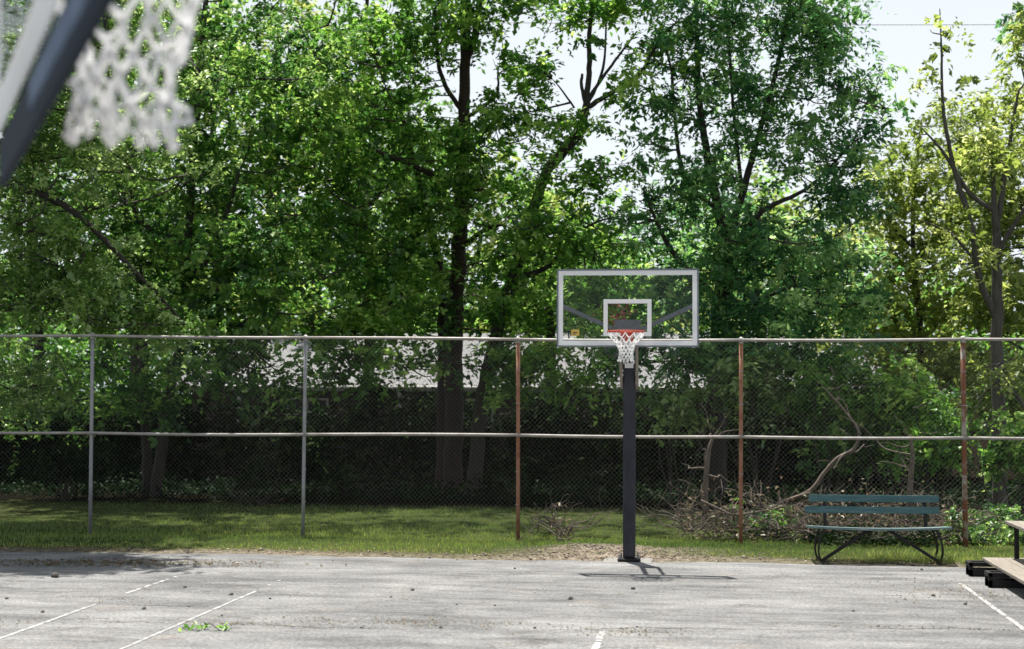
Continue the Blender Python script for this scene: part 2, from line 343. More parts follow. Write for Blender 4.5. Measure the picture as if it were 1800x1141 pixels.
line((450, 1039.5), (495, 1019), .04, .5, 'worn far end of the inner line')
line((1046, 1143), (1058.5, 1111), .075, .12, 'short white dash at the bottom of the picture')
line((1688, 1026), (1830, 1128.4), .058, .02, 'white sideline on the right')
M['crack'] = mat('crack', (.03, .028, .026), (.055, .05, .045), .95, 20)
for k, (cp, lb) in enumerate((([(-40, 1134), (30, 1125), (75, 1112), (140, 1103), (190, 1095), (240, 1093), (320, 1096)], 'dark crack below the left sideline'), ([(100, 1089), (150, 1088), (200, 1087)], 'short dark crack under the left sideline'),
        ([(410, 1097), (470, 1098), (540, 1103), (620, 1104), (720, 1106)], 'crack right of the leafy twig'), ([(1500, 1104), (1590, 1106), (1680, 1104), (1760, 1109), (1840, 1116)], 'crack across the court at lower right'), ([(1010, 1108), (1120, 1103), (1250, 1105), (1400, 1108)], 'faint crack right of the short dash'), ([(200, 1062), (280, 1065), (345, 1067)], 'thin crack between the left lines'))):
    rr = np.random.default_rng(500+k); g = A([tuple(G(*q)) for q in cp]); u = np.linspace(0, len(g)-1, 26*(len(g)-1)); V = []
    for i, q in enumerate(u):
        j = min(int(q), len(g)-2); c = g[j]+(g[j+1]-g[j])*(q-j); off = rr.normal(0, .012)+.03*math.sin(i*.35+k)*rr.uniform(.3, 1); h_ = rr.uniform(.002, .013)*math.sin(math.pi*min(1, (i+2)/(len(u)+2)))**.4
        V += [(c[0], c[1]+off-h_, .0025), (c[0], c[1]+off+h_, .0025)]
    o = MB().add(V, [(2*i, 2*i+2, 2*i+3, 2*i+1) for i in range(len(u)-1)]).build('crack', M['crack'], COURT); o['label'] = lb
# concrete footing of the far hoop
HB = G(1106, 987)
o = MB().box((HB.x-.02, HB.y+.10, -.02), (.66, .66, .052)).build('concrete_footing', M['concrete'], COURT); bevel(o, .01)
o['label'] = 'pale concrete footing under the hoop post'

# ------------------------------------------------------------------ nets, rims, hoops
def net_mesh(c, prof, nl=12, th=.0045, jit=.006, seed=1, sway=(0, 0)):
    r_ = np.random.default_rng(seed); mb = MB(); rows = []
    k = len(prof)
    for j, (dz, r) in enumerate(prof):
        a = (np.arange(nl)+(.5 if j % 2 else 0))*2*np.pi/nl
        q = np.stack([np.cos(a)*r, np.sin(a)*r, np.full(nl, -dz)], -1)
        if j: q += r_.normal(0, jit, q.shape)
        q[:, 0] += sway[0]*(j/(k-1))**1.5; q[:, 1] += sway[1]*(j/(k-1))**1.5
        rows.append(q+A(c))
    for j in range(k-1):
        for i in range(nl):
            nb = (i, (i-1) % nl) if j % 2 == 0 else (i, (i+1) % nl)
            for b in nb:
                p, q = rows[j][i], rows[j+1][b]; m = (p+q)/2+r_.normal(0, jit*.6, 3); m[2] -= .004
                mb.tube([p, m, q], [th, th*.9, th], 5)
            if j: mb.add(*octa(rows[j][i], th*2.0))
    for i in range(nl): mb.add(*octa(rows[-1][i]+A([0, 0, -.006]), th*2.4))
    return mb
def octa(c, r):
    V = A([[1,0,0],[-1,0,0],[0,1,0],[0,-1,0],[0,0,1.3],[0,0,-1.3]])*r+A(c)
    return V, [(0,2,4),(2,1,4),(1,3,4),(3,0,4),(2,0,5),(1,2,5),(3,1,5),(0,3,5)]
def ring(c, r, th, n=36):
    a = np.linspace(0, 2*np.pi, n+1); p = np.stack([np.cos(a)*r, np.sin(a)*r, np.zeros(n+1)], -1)+A(c)
    return MB().tube(p, th, 8, cap=False)

def far_hoop():
    YB = HB.y-.80
    b0, b1 = P(978.5, 610, YB), P(1228.5, 472, YB)
    cx = (b0.x+b1.x)/2; wd = b1.x-b0.x; zb, zt = b0.z, b1.z; cz = (zb+zt)/2; ht = zt-zb
    t = empty('basketball_hoop', (HB.x, HB.y, 0), 'glass backboard hoop on a black padded post, far side of the court', 'basketball hoop')
    X0 = cx-HB.x; Y0 = -.80
    po = bevel(MB().box((0, 0, 1.36), (.165, .165, 2.6)).build('post', M['pad_black'], t), .02, 3)
    MB().box((.0, -.085, 2.63), (.115, .006, .065)).build('pad_label', M['white_paint'], po)
    bevel(MB().box((0, 0, .032), (.30, .30, .03)).build('base_plate', M['black_steel'], t), .006)
    for sx in (-1, 1):
        for sy in (-1, 1):
            MB().tube([(sx*.115, sy*.115, .047), (sx*.115, sy*.115, .10)], .014, 6).build('anchor_bolt', M['steel_grey'], t)
    # side arms of the extension, pale weathered steel
    for sx in (-1, 1):
        a = MB(); a.bar((sx*.105, .02, 2.34), (X0+sx*.115, -.62, zb+.20), .035, .085); a.build('extension_arm', M['tan_steel'], t)
        a = MB(); a.bar((sx*.10, .0, 2.60), (X0+sx*.10, -.66, zb+.30), .035, .06); a.build('extension_arm', M['arm_grey'], t)
        # V struts behind the glass
        MB().bar((X0+sx*.09, Y0+.12, zb+.20), (X0+sx*(wd/2-.05), Y0+.055, zb+.545), .05, .055).build('back_strut', M['arm_grey'], t)
    MB().box((X0, Y0+.10, zb+.26), (.34, .05, .20)).build('mounting_plate', M['arm_grey'], t)
    # backboard
    bd = bpy.data.objects.new('backboard', None); C.objects.link(bd); bd.parent = t; bd.location = (X0, Y0, cz)
    fwd_ = .018
    f = MB()
    for s in (-1, 1):
        f.box((0, .02, s*(ht/2-fwd_/2)), (wd, .055, fwd_)); f.box((s*(wd/2-fwd_/2), .02, 0), (fwd_, .055, ht-2*fwd_-.001))
    f.build('frame', M['frame_grey'], bd)
    MB().box((0, .012, 0), (wd-2*fwd_-.002, .012, ht-2*fwd_-.002)).build('glass_pane', M['glass'], bd)
    s_ = .062; iw, ih = wd-2*fwd_-.006, ht-2*fwd_-.006; m = MB()
    for s in (-1, 1):
        m.box((0, .002, s*(ih/2-s_/2)), (iw, .004, s_)); m.box((s*(iw/2-s_/2), .002, 0), (s_, .004, ih-2*s_-.001))
    m.build('white_border', M['thin_white'], bd)
    q0, q1 = P(1061, 591, YB), P(1145.5, 526, YB); qw, qh, qc = q1.x-q0.x, q1.z-q0.z, (q0.z+q1.z)/2-cz; m = MB(); s_ = .055
    for s in (-1, 1):
        m.box((0, .0015, qc+s*(qh/2-s_/2)), (qw, .004, s_)); m.box((s*(qw/2-s_/2), .0015, qc), (s_, .004, qh-2*s_-.001))
    m.build('target_square', M['thin_white'], bd)
    e = P(1011, 585, YB); lg = MB().box((e.x-cx, .0025, e.z-cz), (.105, .003, .085)).build('logo_sticker', M['sticker'], bd)
    lg['label'] = 'small yellow maker emblem at the lower left of the glass'
    MB().box((e.x-cx, -.0005, e.z-cz+.004), (.06, .002, .012)).build('emblem_mark', M['sticker_dark'], lg)
    MB().box((e.x-cx-.01, -.0005, e.z-cz-.018), (.04, .002, .010)).build('emblem_mark', M['sticker_dark'], lg)
    # rim and net
    rz = P(1104, 582.5, YB-.38).z
    rm = ring((0, 0, 0), .2365, .0085).build('rim', M['rim_red'], t); rm.location = (X0, Y0-.385, rz)
    MB().box((0, .16+.02, -.012), (.15, .145, .012)).box((0, .352, -.045), (.16, .025, .13)).bar((-.06, .14, -.02), (-.06, .345, -.10), .012, .02).bar((.06, .14, -.02), (.06, .345, -.10), .012, .02).build('rim_bracket', M['rim_red'], rm)
    for i in range(12):
        a = (i)*2*math.pi/12; h = MB(); h.tube([(math.cos(a)*.234, math.sin(a)*.234, -.005), (math.cos(a)*.238, math.sin(a)*.238, -.022), (math.cos(a)*.228, math.sin(a)*.228, -.03)], .003, 4); h.build('net_hook', M['rim_red'], rm)
    net_mesh((0, 0, -.02), [(0, .232), (.075, .185), (.135, .128), (.185, .098), (.23, .086), (.275, .084), (.315, .089), (.348, .096)], 12, .0068, .004, 3).build('net', M['net'], rm)
far_hoop()

def near_hoop():
    U = (rt0*(-.373) + Vector((-math.sin(YAW), math.cos(YAW), 0))*.928)        # along the board, away from the camera
    N = (rt0*.928 + Vector((-math.sin(YAW), math.cos(YAW), 0))*.373)            # out of its face
    RZ = H+1.235
    rc = CF(-1.045, 4.2, RZ); foot = rc-N*.252
    basep = foot-N*1.05
    t = empty('basketball_hoop', (basep.x, basep.y, 0), 'out-of-focus hoop close to the camera, only net and board edge in view', 'basketball hoop', rz=math.atan2(N.x, -N.y))
    # local frame: -y = N
    by = -1.05
    z0 = H+.665-RZ; zt = z0+1.35; wd = 2.6; ox = -.3
    bevel(MB().box((0, 0, 1.55), (.17, .17, 3.1)).build('post', M['pad_black'], t), .02, 3)
    bevel(MB().box((0, 0, .016), (.34, .34, .03)).build('base_plate', M['black_steel'], t), .006)
    bd = bpy.data.objects.new('backboard', None); C.objects.link(bd); bd.parent = t; bd.location = (0, by, RZ)
    pad = bevel(MB().box((ox, .0, z0+.075), (wd, .024, .15)).build('edge_pad', M['pad_navy'], bd), .005, 2)
    MB().box((-.80, .0145, z0+.085), (1.25, .005, .075)).build('painted_sheen', M['painted_sheen'], pad)  # light-blue sheen on the pad, put in as a paler coloured strip
    m = MB().box((ox, .02, z0+.155+.065), (wd, .006, .13))
    for s in (-1, 1): m.box((ox+s*(wd/2-.05), .02, (z0+.287+zt)/2), (.10, .006, zt-z0-.289))
    m.box((ox, .02, zt+.05), (wd, .006, .10)); m.build('white_border', M['back_white'], bd)
    MB().box((ox, .02, (z0+.287+zt)/2), (wd-.202, .012, zt-z0-.289)).build('glass_pane', M['glass'], bd)
    for s in (-1, 1):
        MB().bar((s*.10, by*0+.0, RZ-.55), (s*.12, by+.045, RZ+.15), .05, .08).build('extension_arm', M['arm_grey'], t)
        MB().bar((s*.12, by+.06, RZ+.1), (s*.8, by+.06, RZ+.6), .05, .05).build('back_strut', M['arm_grey'], t)
    rm = ring((0, 0, 0), .2365, .009).build('rim', M['rim_red'], t); rm.location = (0, by-.252, RZ)
    MB().box((0, .238, -.02), (.15, .028, .02)).build('rim_bracket', M['rim_red'], rm)
    net_mesh((0, 0, -.01), [(0, .234), (.085, .218), (.17, .190), (.25, .160), (.325, .142), (.40, .131), (.465, .127), (.525, .134)], 12, .0078, .012, 5, (.0, 0)).tube([(0, -.118, -.44), (.0, -.165, -.465), (.01, -.175, -.49), (-.01, -.13, -.50)], .011, 6).build('net', M['net'], rm)
M['painted_sheen'] = mat('painted_sheen', (.15, .20, .29), (.09, .125, .19), .7, 5, spec=.1)
near_hoop()

# ------------------------------------------------------------------ chain-link fence
def fence():
    tops = [(-215, 589), (160, 590), (535.5, 594), (910, 597), (1303, 598), (1694, 596.5), (2090, 595)]
    mids = [758, 761, 764, 765, 768, 770, 770]
    xs = [P(px, 765, FY).x for px, _ in tops]
    zt = [P(px, py, FY).z for px, py in tops]; zm = [P(px, y, FY).z for (px, _), y in zip(tops, mids)]
    t = empty('chain_link_fence', (xs[3], FY, 0), 'tall chain-link fence with rusty and grey posts behind the hoop', 'fence')
    pm = ['galv', 'galv', 'galv', 'rust', 'rust', 'rust_patch', 'galv']
    lab = [None, 'grey steel post at the left', 'grey steel post, second from left', 'rust brown post left of the hoop', 'rust brown post right of the hoop', 'patchy rust and grey post behind the bench', None]
    O = A([xs[3], FY, 0])
    for i, x in enumerate(xs):
        r = .030 if i != 5 else .038
        lean = .012*(1 if i % 2 else -1)
        pts = [(x+lean*(1-k), FY, zz) for k, zz in ((0, -.1), (.25, .8), (.5, zm[i]), (.75, 2.3), (1, zt[i]-.02))]
        p = MB().tube(A(pts)-O, r, 12).build('post', M[pm[i]], t, smooth=True)
        if lab[i]: p['label'] = lab[i]
        MB().tube(A([(x, FY, zt[i]-.05), (x, FY, zt[i]+.03), (x, FY, zt[i]+.05)])-O, [r+.008, r+.008, .01], 10).build('post_cap', M['galv_rail'], p)
        for zz in (zm[i]-.02, zm[i]+.02, .55, 1.05, 2.1, 2.6):
            MB().tube(A([(x, FY, zz-.006), (x, FY, zz+.006)])-O, r+.005, 10).build('tie_band', M['galv'], p)
    for i in range(len(xs)-1):
        for zz, nm, sag, rr in ((zt, 'top_rail', .012, .024), (zm, 'middle_rail', .014, .025)):
            u = np.linspace(0, 1, 9); x = xs[i]+(xs[i+1]-xs[i])*u; z = zz[i]+(zz[i+1]-zz[i])*u-sag*np.sin(u*np.pi)*(1 if i != 2 else -.6)
            MB().tube(np.stack([x, np.full(9, FY-.03), z], -1)-O, rr, 8).build(nm, M['galv_rail'], t, smooth=True)
        # woven wire of the bay: two families of diagonal wires
        mb = MB(); x0, x1 = xs[i], xs[i+1]; zb = .06; ztop = (zt[i]+zt[i+1])/2-.02; pitch = .072; wr = .00105
        V = []; D = []
        k = x0-(ztop-zb)
        while k < x1:
            for sgn in (1, -1):
                # wire x = k + (z-zb) for +, mirrored for -
                za, zc = zb, ztop
                xa, xc = k, k+(ztop-zb)
                if xa < x0: za += x0-xa; xa = x0
                if xc > x1: zc -= xc-x1; xc = x1
                if zc-za > .02:
                    if sgn < 0: xa, xc = x0+x1-xa, x0+x1-xc
                    V.append((xa, FY+.036+.004*sgn, za)); D.append((xc, FY+.036+.004*sgn, zc))
            k += pitch
        a, b = A(V)-O, A(D)-O; d = b-a; d /= np.linalg.norm(d, axis=1)[:, None]
        u = np.cross(d, A([0, 1., 0])); n = len(a); W = A([0, 1., 0])
        offs = [u*wr*2*0+W*wr*1.1, -u*wr-W*wr*.6, u*wr-W*wr*.6]
        VV = np.stack([a+offs[0], a+offs[1], a+offs[2], b+offs[0], b+offs[1], b+offs[2]], 1).reshape(-1, 3)
        base = (np.arange(n)*6)[:, None]
        F = np.concatenate([base+A([0, 1, 4, 3]), base+A([1, 2, 5, 4]), base+A([2, 0, 3, 5])])
        o = mb.add(VV, F).build('wire_mesh', M['wire'], t); o['kind'] = 'stuff'
fence()

# ------------------------------------------------------------------ bench and bleacher
def bench():
    a, b = G(1443, 989), G(1647, 988); c = (a+b)/2; L2 = .93
    t = empty('park_bench', (c.x, c.y+.12, 0), 'teal slatted park bench with black legs beside the fence', 'bench', rz=math.atan2(b.y-a.y, b.x-a.x)*.3)
    def slat(y, z, wdt, th, tilt, x0, x1, nm, sag=0., seed=0):
        n = 9; u = np.linspace(x0, x1, n); ct, st = math.cos(tilt), math.sin(tilt); V = []
        for x in u:
            s = -sag*(1-((x-(x0+x1)/2)/((x1-x0)/2))**2)
            for i, j in ((-1,-1),(1,-1),(1,1),(-1,1)):
                dy, dz = i*wdt/2, j*th/2; V.append((x, y+dy*ct-dz*st, z+dy*st+dz*ct+s))
        F = [tuple(range(3, -1, -1)), tuple(range(4*n-4, 4*n))]
        for k in range(n-1):
            for j in range(4): q = (j+1) % 4; F.append((k*4+j, k*4+q, k*4+4+q, k*4+4+j))
        return bevel(MB().add(V, F).build(nm, M['teal_worn' if nm == 'seat_slat' else 'teal'], t), .004)
    for k in range(4): slat(-.20+k*.115, .475-.008*k, .095, .032, R(-3.5), -.94, .94, 'seat_slat', .028)
    slat(.235, .675, .095, .03, R(80), -.95, .87, 'back_slat'); slat(.262, .828, .095, .03, R(80), -.89, .87, 'back_slat')
    for s in (-1, 1):
        # strap legs bulging outwards, front and rear
        for y in (-.17, .18):
            p = [(s*.735, y, .455), (s*.775, y-.01, .39), (s*.815, y-.02, .27), (s*.825, y-.02, .15), (s*.805, y-.01, .05), (s*.77, y, .012)]
            mb = MB()
            for q, r_ in zip(p[:-1], p[1:]): mb.bar(q, r_, .045, .022, (1, 0, 0))
            mb.build('leg', M['black_steel'], t)
        MB().bar((s*.765, -.30, .012), (s*.765, .26, .012), .05, .014).build('foot_bar', M['black_steel'], t)
        MB().bar((s*.76, -.17, .03), (s*.12, -.06, .435), .03, .04).build('brace', M['black_steel'], t)
        MB().bar((s*.68, .19, .40), (s*.68, .285, .90), .045, .014, (0, 1, 0)).build('back_support', M['black_steel'], t)
        MB().bar((s*.74, -.24, .452), (s*.74, .22, .425), .045, .012).build('seat_support', M['black_steel'], t)
    MB().bar((-.30, -.02, .437), (.30, -.02, .437), .05, .02).build('seat_support', M['black_steel'], t)
bench()
def bleacher():
    p1, p2 = G(1703, 1013), G(1742, 1033)
    t = empty('low_bleacher', (p1.x, p1.y, 0), 'low wooden plank bleacher on black steel frames at the right edge', 'bleacher')
    p2 = p2-p1
    for k, (x, y) in enumerate(((0, 0), (p2.x*.5, p2.y), (p2.x*.5, p2.y*3.0), (p2.x*.5, p2.y*4.0))):
        m = MB(); hh = .18
        for z in (.045, hh-.03):
            for dy in (0, .20): m.box((x+.8, y+dy, z), (1.6, .05, .085 if z < .1 else .055))
        for dx in (.025, 1.575):
            for dy in (0, .20): m.box((x+dx, y+dy, .09), (.05, .05, .17))
        m.box((x+.02, y+.10, hh-.03), (.05, .25, .05))
        bevel(m.build('base_frame', M['black_steel'], t), .005)
        for dx, z1 in ((.60, .64), (1.1, .98)):
            bevel(MB().box((x+dx, y+.1, (z1+.2)/2), (.055, .055, z1-.2)).build('upright', M['black_steel'], t), .005)
            bevel(MB().box((x+dx+.06, y+.1, z1-.02), (.30, .05, .04)).build('seat_bracket', M['black_steel'], t), .004)
    f = G(1726, 982, .20)-p1
    y1, y0 = f.y, f.y-5.2
    for i in range(2):
        bevel(MB().box((f.x+.13+i*.262, (y0+y1)/2, .20-.002), (.255, y1-y0, .038)).build('foot_plank', M['wood_grey'], t), .005)
    g = G(1770, 917, .68)-p1
    for i in range(2):
        bevel(MB().box((g.x+.12+i*.235, (y0+y1)/2, .66), (.228, y1-y0, .038)).build('seat_plank', M['wood_grey'], t), .005)
        bevel(MB().box((g.x+.85+i*.235, (y0+y1)/2, 1.0), (.228, y1-y0, .038)).build('seat_plank', M['wood_grey'], t), .005)
bleacher()

# ------------------------------------------------------------------ the house behind the trees
def house():
    HY = 54.
    e0, e1 = P(300, 683, HY-.7), P(1560, 679, HY-.7); zE = (e0.z+e1.z)/2
    x0, x1 = e0.x, e1.x; zR = P(900, 588, HY+6).z; dpt = 12.; cx = (x0+x1)/2
    t = empty('house', (cx, HY, 0), 'long low house with pale grey shingle roof behind the trees', 'house')
    wl = (x1-x0)/2
    MB().box((0, dpt/2, zE/2-.05), (2*wl-1, dpt-.2, zE)).build('wall', M['wall_brown'], t)
    V = [(-wl, -.7, zE), (wl, -.7, zE), (wl, dpt/2, zR), (-wl, dpt/2, zR), (-wl, dpt+.7, zE), (wl, dpt+.7, zE)]
    V += [(x, y, z-.12) for x, y, z in V]
    ro = MB().add(V, [(0,1,2,3),(3,2,5,4),(7,6,9,8),(8,9,10,11),(0,6,7,1),(4,5,11,10),(0,3,9,6),(3,4,10,9),(1,7,8,2),(2,8,11,5)]).build('roof', M['shingle'], t)
    rows = 12; sl_ = math.hypot(dpt/2+.7, zR-zE); pit = math.atan2(zR-zE, dpt/2+.7)
    from mathutils import Euler
    for k in range(rows):                    # raised shingle courses
        u = (k+.5)/rows; y = -.7+u*(dpt/2+.7); z = zE+u*(zR-zE)
        MB().box((0, y-.02, z+.025), (2*wl, sl_/rows*1.04, .02), Euler((pit+.02, 0, 0))).build('shingle_course', M['shingle'], ro)
    MB().box((0, -.73, zE-.06), (2*wl+.1, .03, .17)).build('fascia', M['trim'], t)
    MB().tube([(-wl, -.82, zE-.02), (wl, -.82, zE-.02)], .06, 8).build('gutter', M['trim'], t)
    for px in (702, 1010, 420):
        q = P(px, 700, HY-.6); MB().box((q.x-cx, -.6, zE/2-.08), (.11, .11, zE-.1)).build('porch_post', M['trim'], t)
    for px in (540, 830, 1180, 1380):
        q = P(px, 700, HY); wn = MB().box((q.x-cx, .06, 1.45), (1.5, .08, 1.2)).build('window', M['trim'], t)
        for s in (-1, 1): MB().box((q.x-cx+s*.36, .03, 1.45), (.64, .06, 1.05)).build('pane', M['window_glass'], wn)
    q = P(650, 700, HY); d = MB().box((q.x-cx, .06, 1.0), (.95, .08, 2.0)).build('door', M['wall_brown'], t)
    MB().box((q.x-cx+.38, .0, 1.0), (.06, .06, .06)).build('handle', M['steel_grey'], d)
    # satellite dish standing on the roof edge
    c = P(1073, 622, HY+.3); r0 = P(1073, 668, HY+.3)
    dt = empty('satellite_dish', tuple(r0), 'dark round satellite dish on a mast, seen under the backboard', 'satellite dish')
    MB().tube([(0, 0, -.3), (0, 0, c.z-r0.z)], .035, 8).build('mast', M['dish'], dt)
    n = 20; a = np.arange(n)*2*np.pi/n; Vd = [(0, .06, c.z-r0.z)]; rr = .44; F = []
    for k, (q, yy) in enumerate(((.5, .035), (1, -.06))):
        Vd += [(math.cos(x)*rr*q*.95, yy-.08, c.z-r0.z+math.sin(x)*rr*q) for x in a]
    F += [(0, 1+(i+1) % n, 1+i) for i in range(n)]+[(1+i, 1+(i+1) % n, 1+n+(i+1) % n, 1+n+i) for i in range(n)]
    o = MB().add(Vd, F).build('reflector', M['dish'], dt, smooth=True); s = o.modifiers.new('solid', 'SOLIDIFY'); s.thickness = .02
    MB().bar((0, -.02, c.z-r0.z-.35), (0, -.45, c.z-r0.z-.1), .03, .03).build('feed_arm', M['dish'], dt)
house()

def wire(a, b, Y, sag, label):
    p, q = P(*a, Y), P(*b, Y); u = np.linspace(0, 1, 25)
    pts = np.outer(1-u, A(p))+np.outer(u, A(q)); pts[:, 2] -= 4*sag*u*(1-u)
    tag(MB().tube(pts, .010, 5).build('overhead_cable', M['cable']), label, 'cable', 'overhead cables')
wire((-900, 400), (2600, 178), 44, .25, 'overhead cable crossing the sky gap just right of the leaning tree')
wire((-900, -10), (2600, 36), 50, .5, 'thin overhead cable high in the open sky at upper right')

# ------------------------------------------------------------------ foliage machinery
def leaves(mb, Cn, size, ratio=.5, up_bias=.9, r=rng, tint=None, droop=.2, dirs=None, nrms=None):
    n = len(Cn)
    nrm = r.normal(size=(n, 3)); nrm[:, 2] = np.abs(nrm[:, 2])+up_bias; nrm /= np.linalg.norm(nrm, axis=1)[:, None]
    if nrms is not None: nrm = nrms/np.linalg.norm(nrms, axis=1)[:, None]
    d = r.normal(size=(n, 3)) if dirs is None else dirs.copy(); d[:, 2] -= droop; d -= nrm*(d*nrm).sum(1)[:, None]; d /= np.linalg.norm(d, axis=1)[:, None]
    s = np.cross(nrm, d); Ls = size*r.uniform(.6, 1.35, n)[:, None]; W = Ls*ratio*r.uniform(.8, 1.2, n)[:, None]/2
    fold = nrm*(W*r.uniform(.1, .6, n)[:, None])
    v0 = Cn-d*Ls*.5; v2 = Cn+d*Ls*.5-nrm*Ls*.12; m_ = Cn-d*Ls*.08
    V = np.stack([v0, m_+s*W+fold, v2, m_-s*W+fold], 1).reshape(-1, 3)
    b = (np.arange(n)*4)[:, None]
    F = np.concatenate([b+A([0, 1, 2]), b+A([0, 2, 3])])
    tn = r.beta(2, 2.6, n) if tint is None else np.clip(tint+r.normal(0, .16, n), .01, 1)
    mb.add(V, F, np.repeat(np.maximum(tn, .01), 4))
LEAFN = [0]
def interp(path, n=9):
    p = A([tuple(q[:3]) for q in path], float); rd = A([q[3] for q in path]); m = len(p)
    t = np.linspace(0, m-1, (m-1)*n+1); out = np.empty((len(t), 3))
    i = np.minimum(t.astype(int), m-2); f = (t-i)[:, None]
    p0 = p[np.maximum(i-1, 0)]; p1 = p[i]; p2 = p[i+1]; p3 = p[np.minimum(i+2, m-1)]
    out = .5*((2*p1)+(-p0+p2)*f+(2*p0-5*p1+4*p2-p3)*f*f+(-p0+3*p1-3*p2+p3)*f**3)
    return out, np.interp(t, np.arange(m), rd)
def tree(name, label, paths, blobs, leaf, bark, size=.12, ratio=.5, dens=1., per=30, crad=.36, seed=1, group=None, twigs=True, flat=.55, extra=None, cat='tree', crown='crown'):
    r = np.random.default_rng(seed)
    base = paths[0][0]; O = A([base[0], base[1], 0])
    t = empty(name, tuple(O), label, cat, group)
    sk = []; first = True
    for pth in paths:
        pts, rd = interp(pth); wob = r.normal(0, 1, pts.shape)*(rd[:, None]*.10); wob[0] = 0
        if first: rd = rd.copy(); rd[:4] *= A([1.3, 1.14, 1.05, 1.01])
        MB().tube(pts+wob-O, rd, 10 if rd[0] > .06 else 6).build('trunk' if first else 'branch', bark, t, smooth=True)
        first = False; sk.append(pts)
    S = np.concatenate(sk); tw = MB(); lf = MB(); N = 0
    for bl in blobs:
        c, rad, k = A(bl[0]), A(bl[1]), (bl[2] if len(bl) > 2 else 1.)
        ncl = max(3, int(dens*k*16*(rad[0]*rad[2]+.5*rad[0]*rad[1]) * (.36/crad)**2))
        u = r.normal(size=(ncl, 3)); u /= np.linalg.norm(u, axis=1)[:, None]
        cc = c+u*rad*(r.uniform(0, 1, ncl)**(1/2.4))[:, None]*(1+.22*r.normal(size=(ncl, 1)))
        cc = cc[cc[:, 2] > .12]
        for q in cc:
            n = max(6, int(1.95*per*r.uniform(.4, 1.5))); m = max(2, n//9); gi = r.integers(0, m, n)     # leafy sprigs fanning out of one twig
            sd = r.normal(size=(m, 3))*A([1, 1, flat]); sd /= np.linalg.norm(sd, axis=1)[:, None]
            ln = crad*r.uniform(.6, 1.5, m); so_ = r.normal(size=(m, 3))*crad*.22; sn = r.normal(size=(m, 3))*.55+A([0, 0, 1.]); u_ = r.uniform(.15, 1.05, n)
            g = so_[gi]+sd[gi]*(u_*ln[gi])[:, None]; g[:, 2] -= .45*(u_*ln[gi])**2/crad
            side = np.cross(sd[gi], sn[gi])*r.choice([-1., 1.], n)[:, None]; ld = sd[gi]*.7+side*.9+r.normal(size=(n, 3))*.25-A([0, 0, .35])
            g += ld*size*.45+r.normal(size=(n, 3))*size*.25
            LEAFN[0] += n; leaves(lf, q+g-O, size*1.08*r.uniform(.75, 1.25), ratio*1.12, r=r, tint=r.uniform(.02, .92), dirs=ld, nrms=sn[gi]+r.normal(size=(n, 3))*.35); N += n
            if twigs and r.random() < .55:
                i = np.argmin(((S-q)**2*A([1, 1, 1.6])).sum(1)+(S[:, 2] > q[2])*2.0); a = S[i]; dd = np.linalg.norm(q-a)
                if dd < 2.6:
                    m = (a+q)/2+r.normal(0, .10*dd, 3)*A([1, 1, .4])-A([0, 0, .08*dd])
                    pt, rd = interp([(*a, .012+.008*dd), (*m, .009+.003*dd), (*q, .004)], 3); tw.tube(pt-O, rd, 4, cap=False)
                    if dd > 1: S = np.concatenate([S, pt[2:-1]])
    if N: lf.build(crown, leaf, t)
    if tw.n: tw.build('twigs', bark, t)['kind'] = 'stuff'
    if extra: extra(t, O, r)
    return t
def pt(px, py, Y, r): q = P(px, py, Y); return (q.x, q.y, q.z, r)
def gp(px, Y, r): q = P(px, 700, Y); return (q.x, Y, -.05, r)
def bl(px, py, Y, rx, ry, rz, k=1.): return (tuple(P(px, py, Y)), (rx, ry*1.35, rz), k)

# left: overhanging pale-leaved tree reaching over the fence and the court
tree('box_elder', 'pale-leaved tree at far left whose low boughs hang over the fence',
     [[gp(-130, 26.5, .20), pt(-110, 600, 26.4, .17), pt(-60, 300, 26, .14), pt(0, 0, 25.4, .10), pt(60, -320, 24.6, .05)],
      [pt(-95, 500, 26.3, .09), pt(0, 540, 25.8, .06), pt(70, 520, 25.3, .045), pt(140, 460, 25, .03), pt(146, 425, 25, .012)],
      [pt(-60, 300, 26, .09), pt(110, 360, 25.6, .06), pt(240, 480, 25.4, .035), pt(330, 575, 25.6, .015)],
      [pt(0, 0, 25.4, .07), pt(120, -80, 23.5, .05), pt(210, -200, 22.3, .02)]],
     [bl(45, 500, 25, 1.1, 1, .8, 1.2), bl(175, 530, 25, 1.2, .9, .5, 1.3), bl(300, 570, 25.6, .9, .7, .35, 1.2), bl(20, 650, 25.8, .9, .7, .9), bl(110, 690, 26, .5, .5, .5, .8),
      bl(90, 420, 25.5, 1.5, 1.2, .9), bl(120, 250, 25.5, 2.0, 1.5, 1.3), bl(-60, 90, 25, 2.4, 2, 1.8), bl(130, 40, 24.5, 2.2, 1.6, 1.4, .9), bl(60, -190, 22.2, 2.1, 1.0, 1.0, 3.2), bl(0, -330, 24, 2.6, 2.1, 1.2, 1.6), bl(-170, -150, 22.4, 2.2, 1.3, 1.2, 2.6)],
     M['leaf_pale'], M['bark'], .088, .55, 1.25, 38, .32, 11)
